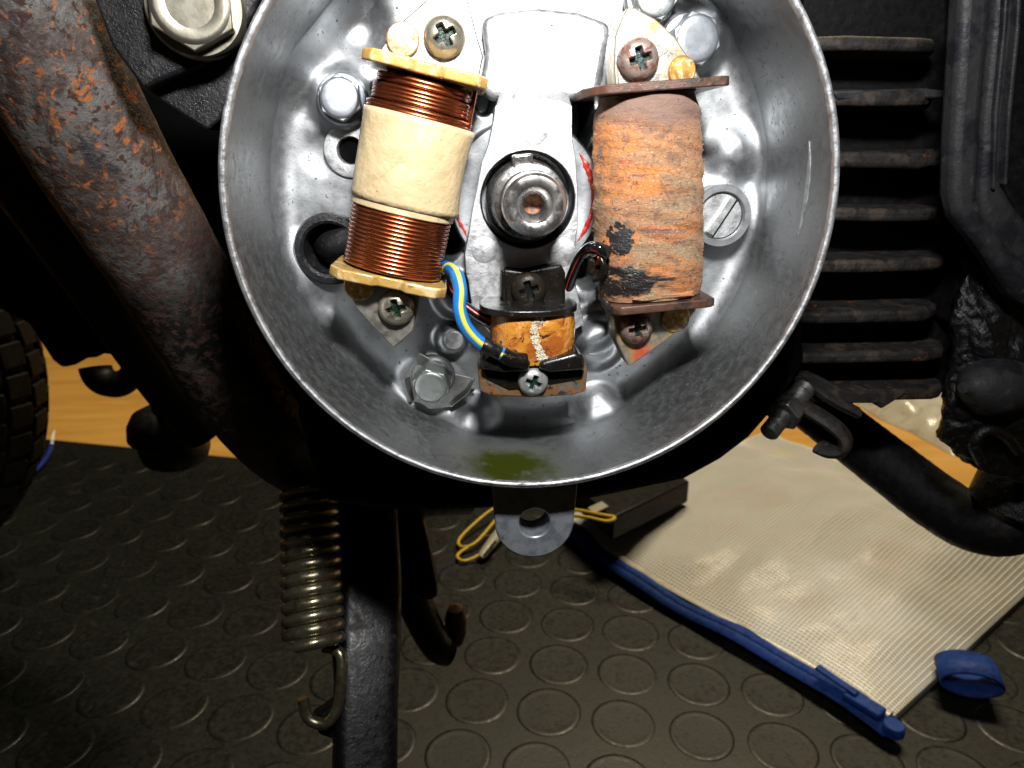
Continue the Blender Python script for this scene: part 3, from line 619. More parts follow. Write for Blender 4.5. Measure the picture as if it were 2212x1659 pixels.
# ---- small pickup coil at the bottom
C3 = W(1150, 725, 17)
pc3 = thing('pickup_coil', W(1150, 850, 17), 'small amber varnished pickup coil with black flanges below the crankshaft', 'coil')
MB().prism([W(x, y, 20.5) for x, y in [(1083, 580), (1130, 585), (1212, 570), (1222, 590), (1222, 690), (1082, 690)]], (0, 5, 0)).build('core_block', 'varnish_black', pc3, bevel=.8, bseg=3)
MB().prism([W(x, y, 19.6) for x, y in [(1083, 582), (1092, 584), (1096, 660), (1084, 665)]], (0, 1.5, 0)).build('varnish_edge', 'varnish_black', pc3, bevel=.4)
phillips(1143, 628, 20.5, 4.4, 2.4, 'screw_dark', 'recess_black', pc3, .3)
def oval(cx, cy, Y0, hw, d0, d1, n=40, p=2.6):
    c = W(cx, cy, Y0); return [c+Vector((hw*math.copysign(abs(math.cos(2*math.pi*i/n))**(2/p), math.cos(2*math.pi*i/n)), (d0+d1)/2+(d1-d0)/2*math.copysign(abs(math.sin(2*math.pi*i/n))**(2/p), math.sin(2*math.pi*i/n)), 0)) for i in range(n)]
MB().prism(oval(1148, 668, 9, 11.8, -2.0, 19), (0, 0, -1.5)).build('flange', 'bakelite', pc3, bevel=.3)
zt = W(1148, 684, 9).z; zb = W(1148, 776, 9).z
def amb(u, v):
    a_ = 2*math.pi*u; z = lerp(zt, zb-1.5, v); x0 = C3.x
    rx = 9.9+.35*math.sin(v*math.pi); ry = 8.4+.35*math.sin(v*math.pi)
    ca, sa = math.cos(a_), math.sin(a_)
    x = rx*math.copysign(abs(ca)**.72, ca); y = ry*math.copysign(abs(sa)**.72, sa)
    if y < 0:
        g = abs(x-1.2+1.5*math.sin(v*4)); y += 1.1*math.exp(-(g/.9)**2)
        y -= .5*math.exp(-((x+4.5)/3)**2)*math.sin(v*math.pi)
    return Vector((x0+x, 17+y, z))+noise.noise_vector(Vector((x, y, z))/2.5)*.18
MB().grid(amb, 110, 40, wrap=True).build('amber_winding', 'varnish_orange', pc3, smooth=80)
th = MB()
for i in range(300):
    v = random.random(); z = lerp(zt, zb-1, v); x = C3.x+1.0-1.5*math.sin(v*4)*1.0+random.uniform(-.9, .9)
    p = Vector((x, 8.95+random.uniform(-.25, .25), z)); a_ = random.uniform(0, 3.14)
    th.tube([p, p+Vector((math.cos(a_)*.7, -.25, math.sin(a_)*.7)), p+Vector((math.cos(a_)*1.3, 0.05, math.sin(a_)*1.3))], .16, 5)
th.build('cotton_thread', 'cotton', pc3)
zf = W(1148, 786, 9).z
plate = [(1033, 800), (1040, 792), (1100, 790), (1265, 782), (1270, 800), (1266, 846), (1240, 854), (1150, 860), (1060, 856), (1036, 845)]
MB().prism([W(x, y, 10.5) for x, y in plate], (0, 9, 0)).build('pole_plate', 'rust_plate', pc3, bevel=.7, bseg=3)
for xs in ([(1040, 798), (1042, 778), (1062, 768), (1138, 774), (1147, 784), (1142, 802), (1090, 806)], [(1162, 796), (1170, 782), (1245, 762), (1262, 772), (1264, 800), (1190, 806)]):
    MB().prism([W(x, y, 7.2) for x, y in xs], (0, 14, 0)).build('lower_flange', 'bakelite', pc3, bevel=1.5, bseg=4)
MB().prism([W(x, y, 10.1) for x, y in [(1044, 800), (1140, 806), (1140, 838), (1100, 842), (1050, 818)]], (0, .6, 0)).build('dark_patch', 'varnish_black', pc3, bevel=.15)  # flat dark patch over the upper left of the pole plate
MB().prism([W(x, y, 10.1) for x, y in [(1165, 806), (1262, 800), (1258, 818), (1190, 830), (1168, 826)]], (0, .6, 0)).build('dark_patch', 'varnish_black', pc3, bevel=.15)  # flat dark patch over the upper right of the pole plate
phillips(1153, 828, 10.4, 3.7, 2.6, 'screw_grey', 'recess_teal', pc3, -.35)

# ================================================================== WIRES
def cable(name, pts, r, mt, label, stripe=None, srad=None, soff=(0, -1, 0), cat='wire', group=None, seg=16):
    P = spline(pts, 10); root = thing(name, P[0], label, cat, group)
    MB().tube(P, r, seg).build('insulation', mt, root)
    if stripe:
        n_ = len(P); T = [(P[min(i+1, n_-1)]-P[max(i-1, 0)]).normalized() for i in range(n_)]
        SP = []
        for p_, t in zip(P, T):
            d = Vector(soff); d = (d-t*d.dot(t)).normalized(); SP.append(p_+d*(r*.66))
        MB().tube(SP, srad, 10).build('stripe', stripe, root)
    return root
bw = cable('striped_wire', [W(935, 600, 31), W(960, 578, 22), W(984, 590, 12), W(994, 625, 9), W(993, 668, 7.5), W(1006, 706, 6.8), W(1034, 738, 6.5), W(1066, 757, 6.5), W(1090, 768, 6.8)], 1.62, 'wire_blue',
      'blue wire with yellow stripe running from copper coil to the small pickup coil', 'wire_yellow', .72, (.22, -1, .05))
MB().tube(spline([W(1042, 744, 6.4), W(1060, 752, 6.3), W(1078, 762, 6.4)], 6), 1.85, 14).build('tape_wrap', 'bakelite', bw)
MB().tube(spline([W(1085, 766, 6.8), W(1105, 776, 6.6), W(1135, 780, 7.2)], 6), 1.9, 12).build('end_sleeve', 'varnish_black', bw)
cable('black_wire', [W(1308, 552, 12), W(1296, 538, 11), W(1276, 536, 13), W(1256, 552, 18), W(1240, 585, 22), W(1228, 620, 26), W(1222, 660, 29)], 1.45, 'wire_black', 'glossy black wire with red stripe looping beside the brown coil', 'wire_red', .5, (-.75, -.8, -.5))
cable('black_wire', [W(950, 570, 29), W(962, 612, 27), W(985, 645, 26), W(1012, 668, 25), W(1045, 690, 24), W(1075, 700, 24)], 1.6, 'wire_black', 'black wire with red stripe passing behind the blue wire', 'wire_red', .6, (.25, -1, .35))

# ================================================================== CRANKCASE, BRACKET, LEFT FRAME
ck = thing('crankcase', (0, 90, -70), 'black engine crankcase in shadow behind and below the round housing', 'crankcase')
MB().lathe([(66, 42), (72, 46), (76, 52), (78, 60), (78, 150), (60, 165), (.01, 165)], (2, 0, 2), (0, 1, 0), 96).build('case_body', 'case_black', ck)
MB().prism([W(x, y, 50) for x, y in [(690, 1085), (760, 1098), (819, 1106), (937, 1109), (1060, 1104), (1265, 1086), (1480, 1041), (1560, 997), (1622, 950), (1690, 872), (1745, 780), (1700, 300), (700, 300), (640, 900)]], (0, 45, 0)).build('lower_case', 'case_black', ck, bevel=3)
MB().prism([W(x, y, 51) for x, y in [(1500, 920), (1590, 920), (1650, 840), (1710, 740), (1750, 560), (1765, 300), (1750, 60), (1710, -60), (1600, 0)]], (0, 60, 0)).build('case_side', 'case_black', ck, bevel=3)
MB().prism([W(x, y, 70) for x, y in [(1740, -80), (2160, -80), (2160, 838), (1700, 838)]], (0, 60, 0)).build('cylinder_backing', 'case_black', ck)
MB().prism([W(x, y, 90) for x, y in [(280, 150), (620, 60), (680, 900), (560, 830), (400, 480)]], (0, 50, 0)).build('rear_case', 'deep_black', ck)
br = thing('engine_bracket', W(400, 120, 18), 'black textured metal engine mounting bracket in the top left behind the bolt', 'bracket')
MB().prism([W(x, y, 13) for x, y in [(180, -60), (585, -60), (548, 20), (516, 84), (486, 112), (432, 140), (351, 172), (310, 194), (240, 100)]], (0, 8, 0)).build('upper_plate', 'case_paint', br, bevel=.8)
MB().prism([W(x, y, 19) for x, y in [(300, 186), (351, 165), (450, 120), (545, 10), (545, 50), (505, 170), (478, 255), (448, 282)]], (0, 8, 0)).build('lower_plate', 'case_paint', br, bevel=.6)
ft = thing('frame_tube', Q(624, 957, 262), 'thick rusty grey steel frame tube curving down the left side', 'frame tube')
path = [Q(-60, -190, 138), Q(10, -40, 146), Q(120, 160, 158), Q(236, 369, 174), Q(351, 556, 194), Q(447, 724, 218), Q(530, 858, 240), Q(624, 962, 262), Q(735, 1020, 282), Q(860, 1040, 300), Q(1010, 1036, 312)]
P = spline(path, 14); m = MB().tube(P, 15.2, 72)
for v in m.v: v += noise.noise_vector(v/2.2)*.16+noise.noise_vector(v/9)*.25
m.build('tube', 'tube_rust', ft, smooth=80)
fr = thing('frame_rail', Q(380, 880, 300), 'black frame rail in shadow left of the rusty tube', 'frame rail')
MB().tube(spline([Q(-80, 200, 200), Q(60, 400, 220), Q(200, 600, 250), Q(330, 790, 285), Q(405, 890, 306), Q(440, 930, 314)], 10), 10.0, 20).build('rail', 'frame_black', fr)
sa = thing('swing_arm', Q(180, 700, 370), 'black swing arm silhouette between the tyre and the frame rail', 'swing arm')
MB().prism([Q(x, y, 370) for x, y in [(-60, 250), (60, 330), (200, 500), (330, 770), (270, 772), (222, 766), (205, 774), (180, 776), (160, 790), (132, 796), (112, 780), (60, 700), (-60, 640)]], (0, 30, 0)).build('arm', 'deep_black', sa, bevel=2)
hk = MB(); pts = []
for i in range(25):
    a_ = math.radians(lerp(185, 368, i/24)); pts.append(Q(248+math.cos(a_)*42, 790-math.sin(a_)*40, 368))
hk.tube(pts, [lerp(8.0, 6.0, i/24) for i in range(25)], 12, sy=1.0).build('hook', 'frame_black', sa)
bp = thing('rubber_bumper', Q(380, 985, 350), 'black rubber stop bumper hanging below the frame rail', 'bumper')
c = Q(375, 940, 345); axb = Vector((.10, -.1, 1)).normalized()
MB().lathe([(.01, -14), (12, -14), (15, -12), (16.4, -7), (16.4, 2), (15, 4), (.01, 4)], c, axb, 40).build('body', 'rubber_black', bp)
c2 = Q(352, 918, 340); MB().lathe([(16.2, -6), (15.8, 0), (13.5, 5), (8, 8.5), (.01, 10)], c2, axb, 40).build('cap', 'frame_black', bp)
MB().tube([c2+axb*4, Q(420, 850, 330)], 7, 16).build('stem', 'frame_black', bp)

# ---- tyre
tc = Q(-536, 800, 420); ty = thing('tyre', tc+Vector((0, 0, -170)), 'black tyre with blocky tread at the far left edge', 'tyre')
MB().lathe([(122+36*math.cos(t), 38*math.sin(t)) for t in [math.pi*i/24-math.pi/2 for i in range(25)]], tc, (0, 1, 0), 160).build('carcass', 'tyre_rubber', ty)
Rm = 122+36; k = 0
for i in range(-13, 14):
    a0 = i*.122
    for row in range(-2, 3):
        ph = row*.42+.06; a_ = a0+(.061 if row % 2 else 0)
        t = ph; rr = 122+36.5*math.cos(t); yy = 38.5*math.sin(t)
        n_ = Vector((math.cos(a_)*math.cos(t), math.sin(t), math.sin(a_)*math.cos(t))); tt = Vector((-math.sin(a_), 0, math.cos(a_))); bb = n_.cross(tt)
        MB().box(tc+Vector((math.cos(a_)*rr, yy, math.sin(a_)*rr))+n_*1.0, 7.4, 7.4, 1.4, tt, bb, n_).build('tread_block', 'tyre_rubber', ty, bevel=1.0)

# ================================================================== CYLINDER FINS AND HEAD, RIGHT
cy = thing('finned_engine_barrel', W(1930, 850, 60), 'black finned engine cylinder right of the housing', 'cylinder')
for i, (py, th_, Y) in enumerate([(92, 4.1, 52), (212, 4.1, 50), (345, 4.1, 52), (463, 4.1, 52), (575, 4.1, 52), (686, 4.1, 53), (772, 4.1, 54), (853, 4.1, 56)]):
    zl = W(1930, py, Y).z; xl = W([1766, 1772, 1774, 1770, 1748, 1722, 1694, 1662][i], py, Y).x; xr = W(2078+random.uniform(-14, 10), py, Y).x
    out = [(xl-4, 90), (xl-4, Y+6), (xl, Y+2.5)] + [(xl+8, Y+.4), (xl+16, Y)]
    for t in range(0, 7):
        a_ = math.pi/2*t/6; out.append((xr-13+13*math.sin(a_), Y+16-16*math.cos(a_)))
    out += [(xr+.5, 90)]
    m = MB().prism([Vector((x, y, zl-th_/2)) for x, y in out], (0, 0, th_))
    m = MB(); nseg = len(out)
    dz = [random.uniform(-.25, .25) for _ in out]; tl = random.uniform(-.012, .012)
    low = [Vector((x+random.uniform(-.5, .5), y+random.uniform(-.35, .35), zl-th_/2+dz[k_]+(x-xl)*tl)) for k_, (x, y) in enumerate(out)]
    m.prism(low, (0, 0, th_*random.uniform(.85, 1.1)))
    m.build('fin', 'fin_iron', cy, bevel=1.35, bseg=3)
q = [(1690, 815), (1740, 832), (1790, 862), (1830, 872), (1888, 872), (1905, 884), (1940, 862), (1960, 848), (1830, 845), (1760, 810)]
MB().prism([W(x, y, 55) for x, y in q], (0, 8, 0)).build('broken_fin_root', 'fin_iron', cy, bevel=.6)
m = MB().prism([W(x, y, 50.5) for x, y in [(1800, 196), (1990, 190), (2050, 196), (2050, 212), (1810, 216)]], (0, 4, 0)); m.build('case_joint', 'head_iron', cy, bevel=.6)

hd = thing('engine_casting', W(2150, 700, 40), 'dirty dark grey ribbed engine casting at the right edge', 'engine casting')
def slab(name, poly, Y, d, mt='head_iron', bev=1.2, sub=0): return MB().prism([W(x, y, Y) for x, y in poly], (0, d, 0)).build(name, mt, hd, bevel=bev, bseg=3)
slab('outer_ridge', [(2086, -80), (2150, -80), (2142, 60), (2125, 230), (2116, 420), (2130, 470), (2190, 540), (2280, 620), (2280, 700), (2190, 640), (2110, 520), (2068, 470), (2058, 420), (2062, 300), (2074, 120)], 30, 7, bev=2.2)
slab('inner_ridge', [(2160, -80), (2205, -80), (2196, 60), (2176, 240), (2168, 400), (2190, 440), (2290, 560), (2290, 640), (2180, 560), (2120, 460), (2118, 400), (2130, 230), (2148, 60)], 33, 6, bev=1.8)
slab('rib', [(2176, -80), (2186, -80), (2178, 60), (2160, 240), (2152, 410), (2145, 410), (2150, 240), (2168, 60)], 31.6, 3, bev=.5)
slab('edge_rib', [(2203, -80), (2214, -80), (2206, 60), (2188, 240), (2178, 400), (2170, 400), (2178, 240), (2196, 60)], 31.0, 4, bev=.5)
slab('rear_black_sheet', [(2100, -80), (2330, -80), (2330, 700), (2150, 560), (2085, 430)], 52, 10, 'deep_black')  # deep black sheet added to darken the space behind the ridges
slab('side_plate', [(2190, -80), (2330, -80), (2330, 620), (2200, 470), (2165, 400)], 46, 12, 'case_black')
slab('lower_gap', [(2080, 470), (2320, 640), (2320, 760), (2060, 700)], 58, 20, 'case_black')
gb = MB()
outl = [(2062, 640), (2090, 590), (2140, 600), (2300, 700), (2330, 1060), (2160, 1030), (2130, 1020), (2070, 985), (2032, 940), (2040, 870), (2055, 760)]
def blob(u, v):
    n_ = len(outl); f_ = u*n_; i = int(f_) % n_; t = f_-int(f_); a_, b_ = outl[i], outl[(i+1) % n_]
    ex, ey = lerp(a_[0], b_[0], t), lerp(a_[1], b_[1], t); cx, cy_ = 2180, 830
    if v < .25: k_ = 1.0; Y = lerp(62, 46, v/.25)
    else:
        s_ = (v-.25)/.75; k_ = 1-s_**1.25; Y = 46-9*math.sin(s_*math.pi/2)
    p_ = W(lerp(cx, ex, k_), lerp(cy_, ey, k_), Y)
    return p_+noise.noise_vector(p_/7)*1.6+noise.noise_vector(p_/2.2)*.7
gb.grid(blob, 150, 60, wrap=True).build('greasy_casting', 'grease', hd, smooth=80)
c = W(2095, 838, 36); axc = Vector((-.92, -.36, .10)).normalized()
MB().lathe([(9, -14), (9.2, -4), (8.4, 0), (3.2, 7.5), (2.0, 8.6), (1.6, 10), (.01, 10.2)], c+Vector((5, 1, 0)), axc, 40).build('conical_stud', 'head_iron', hd)
MB().tube(spline([W(2120, 1000, 38), W(2105, 960, 36), W(2130, 930, 35), W(2170, 940, 36), W(2200, 975, 38)], 8), 1.6, 12).build('wire_clip', 'grease', hd)

# ================================================================== EXHAUST PIPE, CLAMP STUD
ex = thing('exhaust_pipe', Q(2100, 1130, 300), 'black curved exhaust pipe sweeping to the lower right corner', 'exhaust pipe')
P = spline([Q(1640, 780, 290), Q(1700, 835, 288), Q(1778, 895, 285), Q(1850, 952, 283), Q(1935, 1018, 280), Q(2020, 1082, 276), Q(2100, 1128, 272), Q(2175, 1135, 268), Q(2235, 1085, 264), Q(2270, 990, 262), Q(2290, 880, 262)], 12)
m = MB().tube(P, [10.0+1.2*min(1, i/60) for i in range(len(P))], 40)
for v in m.v: v += noise.noise_vector(v/2.0)*.22
m.build('pipe', 'frame_black', ex, smooth=80)
MB().lathe([(14, -6), (17, -5), (17, 9), (15, 12), (12, 13)], Q(2212, 1075, 262), Vector((.25, 0, 1)), 40).build('pipe_collar', 'grease', ex)
cb = thing('clamp_bolt', Q(1665, 925, 216), 'threaded stud with hex nut at the lower right of the housing', 'bolt')
p0 = Q(1660, 936, 212); p1 = Q(1738, 838, 224); axb = (p1-p0).normalized(); ln = (p1-p0).length
def thread(a0, a1, r, pitch=1.15):
    pr = []; n_ = int((a1-a0)/pitch)
    for i in range(n_): pr += [(r-.6, a0+i*pitch), (r, a0+(i+.5)*pitch)]
    return [(.01, a0-.3)]+pr+[(r-.4, a0+n_*pitch), (.01, a0+n_*pitch)]
MB().lathe(thread(0, ln*.52, 2.9), p0, axb, 32).build('threaded_end', 'thread_steel', cb, smooth=25)
MB().lathe(thread(ln*.66, ln*1.0, 3.4), p0, axb, 32).build('upper_thread', 'thread_steel', cb, smooth=25)
xx = axb.orthogonal().normalized(); zz = axb.cross(xx); cn = p0+axb*(ln*.36)
MB().prism([cn+xx*(5.6*math.cos(i*math.pi/3+.3))+zz*(5.6*math.sin(i*math.pi/3+.3)) for i in range(6)], axb*4.6).build('nut', 'thread_steel', cb, bevel=.5)
cl_ = thing('clamp_strap', Q(1800, 960, 220), 'dark iron strap folded into a loop beside the threaded stud', 'bracket')
P = spline([Q(1640, 838, 228), Q(1690, 853, 223), Q(1745, 884, 219), Q(1795, 915, 216), Q(1824, 945, 215), Q(1822, 970, 216), Q(1798, 975, 218), Q(1772, 965, 221)], 8)
MB().tube(P, 2.0, 16, up=(0, 1, 0), sx=2.2).build('strap', 'fin_iron', cl_, bevel=0)
MB().tube(spline([Q(1690, 800, 232), Q(1740, 826, 228), Q(1800, 865, 226), Q(1850, 890, 226)], 8), 1.8, 12, up=(0, 1, 0), sx=2.5).build('strap_root', 'fin_iron', cl_)

# ================================================================== STAND AND SPRING
st = thing('centre_stand', Q(800, 1640, 262), 'black steel stand leg below the housing, beside the spring', 'stand')
P = spline([Q(790, 1040, 285), Q(790, 1140, 280), Q(795, 1260, 272), Q(793, 1400, 262), Q(790, 1520, 254), Q(788, 1640, 247), Q(786, 1760, 240)], 8)
wd_ = [12.2, 12.2, 12.2, 11.6, 11.0, 10.8, 10.6]
R_ = [lerp(wd_[min(5, i//8)], wd_[min(6, i//8+1)], (i % 8)/8) for i in range(len(P))]
m = MB().tube(P, R_, 48, up=(1, .35, 0), sx=1.0, sy=.8, pw=4.5)
for v in m.v: v += noise.noise_vector(v/2.0)*.18
m.build('leg', 'stand_black', st, smooth=80)
MB().prism([Q(x, y, 290) for x, y in [(740, 1090), (900, 1075), (925, 1170), (944, 1260), (946, 1290), (930, 1300), (880, 1290), (862, 1320), (850, 1370), (740, 1370)]], (0, 8, 0)).build('gusset', 'stand_black', st, bevel=1.5)
P = spline([Q(880, 1255, 300), Q(905, 1320, 302), Q(930, 1372, 304), Q(950, 1400, 306), Q(972, 1408, 308)], 8)
MB().tube(P, [7.8-.05*i for i in range(len(P))], 24).build('kick_arm', 'stand_black', st)
q = Q(984, 1350, 312); MB().lathe([(.01, -11), (3.4, -10), (4.8, -4), (4.8, 4), (3.2, 10), (.01, 12)], q, Vector((.02, -.15, 1)), 24).build('arm_tip', 'rust_tip', st)
MB().prism([Q(x, y, 246) for x, y in [(715, 1400), (745, 1400), (745, 1560), (720, 1600), (690, 1590), (668, 1558), (690, 1545), (722, 1520)]], (0, 6, 0)).build('spring_tab', 'stand_black', st, bevel=1.2)
MB().prism([Q(x, y, 244) for x, y in [(738, 1590), (790, 1580), (800, 1720), (730, 1720)]], (0, 10, 0)).build('lower_lug', 'stand_black', st, bevel=1.5)
sp = thing('return_spring', Q(675, 1405, 244), 'coiled steel stand return spring with hooked lower end', 'spring')
ptop = Q(668, 1062, 256); pbot = Q(677, 1392, 240); axs = (pbot-ptop).normalized(); xs_ = Vector((1, 0, 0)); xs_ = (xs_-axs*xs_.dot(axs)).normalized(); ys_ = axs.cross(xs_)
turns = 12.2; n = 40; rs = (Q(737, 1300, 247)-Q(608, 1300, 247)).length/2-2.1
pts = []
for i in range(int(turns*n)+1):
    t = i/(turns*n); a_ = 2*math.pi*i/n+math.pi*.25
    pts.append(ptop.lerp(pbot, t)+xs_*(rs*math.cos(a_))+ys_*(rs*math.sin(a_)))
MB().tube(pts, 2.2, 14).build('coils', 'spring_steel', sp)
hp = spline([Q(700, 1398, 244), Q(726, 1404, 243), Q(738, 1425, 242), Q(736, 1480, 241), Q(728, 1530, 240.5), Q(708, 1560, 240), Q(683, 1562, 240), Q(662, 1545, 240), Q(654, 1508, 240)], 8)
MB().tube(hp, 1.9, 14).build('hook', 'spring_steel', sp)

# ================================================================== MESH BAG, BOX, CABLES ON THE MAT
Ab = G(1915, 1565, ZM+4); zd = Vector((-.534, .846, 0)); pd = Vector((.846, .534, 0)); LZ, LP = 246.0, 246.0
bgr = thing('mesh_bag', Ab, 'clear mesh zip bag with blue zipper lying on the rubber mat', 'bag')
def bagz(s, t):
    e = max(0, min(1, s/.20, (1-s)/.14)); g = max(0, min(1, t/.26, (1-t)/.14))
    k = min(1, e*2)*min(1, g*2)
    h = 28*(math.sin(e*math.pi/2)**.9)*(math.sin(g*math.pi/2)**.9)*(.62+.38*sstep(.05, .75, t))
    h += (7.0*noise.noise(Vector((s*3.0, t*3.0, 1)))+3.2*noise.noise(Vector((s*9+t*5, t*4-s*6, 5))))*k
    h += 1.6*k*abs(noise.noise(Vector((s*5+t*7, (t-s)*2.2, 8))))+.25*noise.noise(Vector((s*40, t*30, 5)))*k
    return h
def bagp(s, t, off=0.0):
    p = Ab+zd*(LZ*s)+pd*(LP*t+3.5*math.sin(s*7+.5)*(1-t)); p.z = ZM+5+bagz(s, t)+off
    return p
MB().grid(lambda u, v: bagp(u, v), 90, 90).build('plastic_sheet', 'clear_bag', bgr, smooth=80)
MB().prism([bagp(0, 0, -5), bagp(1, 0, -5), bagp(1, 1, -5), bagp(0, 1, -5)], (0, 0, 3.5)).build('base_sheet', 'clear_bag', bgr)
gr = MB(); NS, NTt = 104, 118; wv = .56
for i in range(1, NS):
    s = i/NS
    for j in range(60):
        t0, t1 = j/60, (j+1)/60
        gr.add([bagp(s, t0, .25)-zd*wv/2, bagp(s, t0, .25)+zd*wv/2, bagp(s, t1, .25)+zd*wv/2, bagp(s, t1, .25)-zd*wv/2], [(0, 1, 2, 3)])
for i in range(1, NTt):
    t = i/NTt
    for j in range(60):
        s0, s1 = j/60, (j+1)/60
        gr.add([bagp(s0, t, .3)-pd*wv/2, bagp(s0, t, .3)+pd*wv/2, bagp(s1, t, .3)+pd*wv/2, bagp(s1, t, .3)-pd*wv/2], [(0, 1, 2, 3)])
g_ = gr.build('mesh_threads', 'bag_thread', bgr); g_['kind'] = 'stuff'
def zipp(s_, o, dz): return bagp(s_, 0, dz+.8*math.sin(s_*23)+.6*math.sin(s_*9))-pd*o
zr = MB(); NZ = 60
for i in range(NZ+1):
    s_ = i/NZ*1.03-.015
    zr.v += [zipp(s_, -1.5, 2.6), zipp(s_, 4.5, 2.9), zipp(s_, 6.0, 2.5), zipp(s_, 12.0, .6)]
for i in range(NZ):
    for q_ in range(3): zr.f.append((4*i+q_, 4*i+q_+1, 4*i+q_+5, 4*i+q_+4))
o = zr.build('zip_tape', 'zip_blue', bgr, smooth=50); md = o.modifiers.new('solid', 'SOLIDIFY'); md.thickness = .0009; md.offset = 1
zt_ = MB()
for i in range(240):
    s_ = i/240*1.0
    q_ = zipp(s_, 5.2, 3.5); zt_.box(q_, .30, 1.5, .55, zd, pd, (0, 0, 1))
o = zt_.build('zip_teeth', 'zip_teeth', bgr); o['kind'] = 'stuff'
MB().tube([bagp(s, 0, 3.2)+pd*1.0 for s in [i/30*1.0 for i in range(31)]], 2.6, 10, up=(0, 0, 1), sx=.5).build('welded_seam', 'clear_flap', bgr)
c = bagp(.04, 0, 6.2)-pd*6.5
zs = MB().box(c, 9, 4.0, 2.0, zd, pd, (0, 0, 1)).build('zip_slider', 'zip_blue', bgr, bevel=1.2, bseg=3)
MB().prism([c+zd*4-pd*2+Vector((0, 0, 2.2)), c+zd*4+pd*2+Vector((0, 0, 2.2)), c+zd*26+pd*3.2+Vector((0, 0, 3.2)), c+zd*26-pd*1.2+Vector((0, 0, 3.2))], (0, 0, 1.6)).build('zip_pull', 'zip_blue', zs, bevel=.6)
ec = bagp(-.02, 0, 3)-pd*6
MB().lathe([(.01, 2.6), (4.2, 2.6), (5.0, 1.4), (5.0, -2), (.01, -2)], ec, (0, 0, 1), 24).build('zip_end', 'zip_blue', bgr)
# ribbon loop
lc = G(2024, 1440, ZM+14)
prof_ = []
for i in range(33):
    a_ = 2*math.pi*i/32; prof_.append((14*math.cos(a_)+14, 7.5*math.sin(a_)+1.2*math.cos(a_)))
rb = MB(); hw = 9.0; dl = Vector((.86, -.42, 0)).normalized(); dw = Vector((-.42, -.86, 0)).normalized()*-1
for u, z in prof_:
    rb.v += [lc+dl*u+dw*hw+Vector((0, 0, z)), lc+dl*u-dw*hw+Vector((0, 0, z))]
for i in range(32): rb.f.append((2*i, 2*i+1, 2*i+3, 2*i+2))
o = rb.build('ribbon_loop', 'zip_blue', bgr, smooth=80); md = o.modifiers.new('solid', 'SOLIDIFY'); md.thickness = .0012

b2 = thing('plastic_bag', G(2020, 960, ZM), 'clear plastic bag lying on the wooden floor behind the cylinder fins', 'bag')
pts = [(1850, 872), (1900, 850), (1990, 840), (2120, 840), (2150, 990), (2060, 985), (1970, 935), (1900, 905)]
cx_ = sum((G(x, y, ZM-4) for x, y in pts), Vector())/len(pts)
def pb(u, v):
    n_ = len(pts); f_ = u*n_; i = int(f_) % n_; t = f_-int(f_); a_, bb = pts[i], pts[(i+1) % n_]
    e = G(lerp(a_[0], bb[0], t), lerp(a_[1], bb[1], t), ZM-4); p_ = e.lerp(cx_, v); h = 22*math.sin(min(1, v*1.4)*math.pi/2)
    return p_+Vector((0, 0, h+noise.noise(p_/18)*6*min(1, v*3)))
MB().grid(pb, 64, 24, wrap=True).build('bag_film', 'clear_flap', b2, smooth=50)

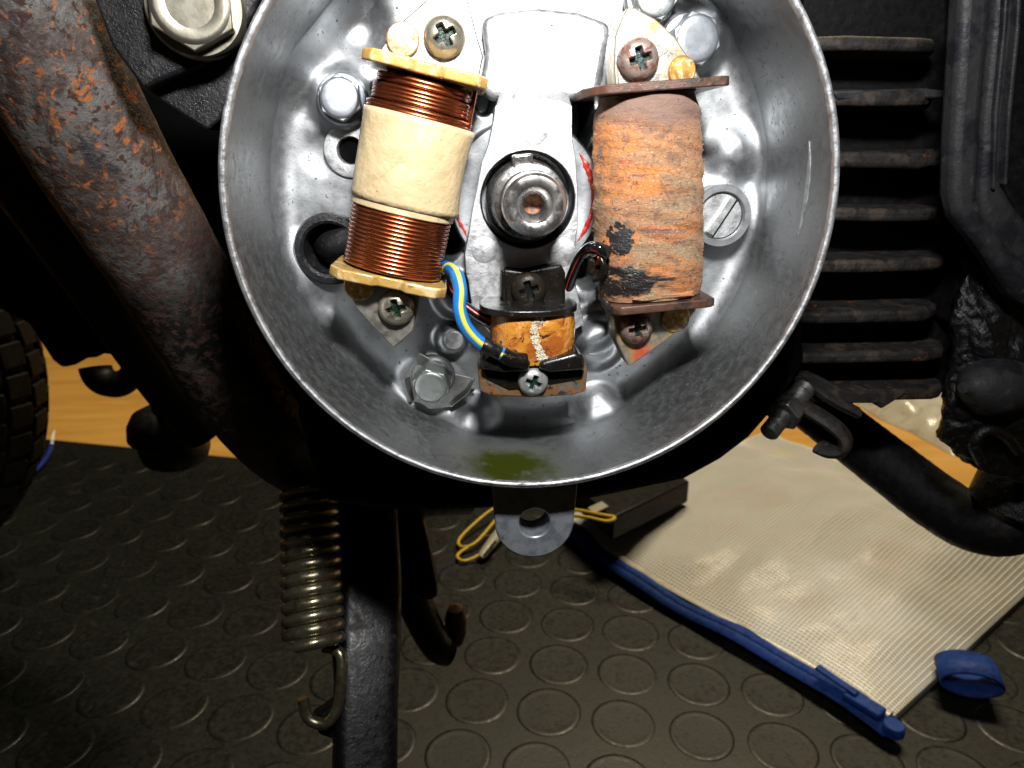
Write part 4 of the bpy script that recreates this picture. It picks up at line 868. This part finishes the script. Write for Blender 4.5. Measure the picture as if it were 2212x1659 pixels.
# black box
bz = ZM+26; f0 = G(1322, 1168, bz); r0 = G(1486, 1085, bz); l0 = G(1225, 1085, bz)
bx = thing('black_box', f0, 'small black plastic box lying on the mesh bag under the housing', 'box')
MB().prism([f0, r0, r0+(l0-f0), l0], (0, 0, 17)).build('case', 'box_black', bx, bevel=1.5, bseg=3)
tpc = (f0+r0+l0+(r0+l0-f0))/4+Vector((0, 0, 17.6)); ex1 = (r0-f0).normalized(); ey1 = (l0-f0).normalized()
MB().box(G(1292, 1098, tpc.z), 7, 4, 1.2, ex1, ey1).build('tape_label', 'connector_white', bx, bevel=.5)
z0 = ZM+20
yc = thing('yellow_cable', G(1010, 1190, ZM+2), 'thin yellow cable looped on the mat behind the mounting lug', 'cable')
MB().tube(spline([G(1090, 1085, ZM+12), G(1050, 1110, ZM+9), G(1005, 1150, ZM+5), G(990, 1172, ZM+4), G(1002, 1182, ZM+4), G(1030, 1170, ZM+5), G(1075, 1118, ZM+9), G(1090, 1100, ZM+12)], 8), 1.1, 10).build('loop', 'cable_yellow', yc)
MB().tube(spline([G(1020, 1178, ZM+4), G(996, 1192, ZM+3), G(988, 1203, ZM+3), G(1000, 1212, ZM+3), G(1022, 1206, ZM+3), G(1040, 1195, ZM+4)], 8), 1.1, 10).build('loop', 'cable_yellow', yc)
MB().tube(spline([G(1225, 1100, ZM+44), G(1260, 1104, ZM+46), G(1300, 1112, ZM+47), G(1328, 1118, ZM+46), G(1310, 1126, ZM+46), G(1270, 1118, ZM+46), G(1225, 1112, ZM+44)], 8), 1.1, 10).build('loop', 'cable_yellow', yc)
cn_ = thing('white_connector', G(1060, 1180, ZM+4), 'translucent white plug connector on the yellow cable', 'connector')
p0 = G(1038, 1205, ZM+4); p1 = G(1095, 1130, ZM+8)
MB().tube([p0, p0.lerp(p1, .08), p0.lerp(p1, .5), p1], [2.0, 3.4, 4.2, 4.2], 14, up=(0, 0, 1), sx=.8).build('shell', 'connector_white', cn_)
MB().tube([G(1045, 1200, ZM+9), G(1070, 1170, ZM+10)], [.8, 1.0], 8).build('slot', 'box_black', cn_)
bc = thing('blue_cable', G(60, 1030, ZM+2), 'short blue wire end beside the tyre on the mat edge', 'cable')
MB().tube(spline([G(30, 1045, ZM+2), G(60, 1030, ZM+3), G(92, 1000, ZM+5), G(108, 972, ZM+7), G(112, 955, ZM+8)], 8), 2.1, 12).build('insulation', 'cable_blue', bc)
MB().tube([G(111, 962, ZM+8), G(114, 942, ZM+9), G(118, 930, ZM+10)], [1.8, 1.5, .6], 8).build('bare_end', 'bag_thread', bc)
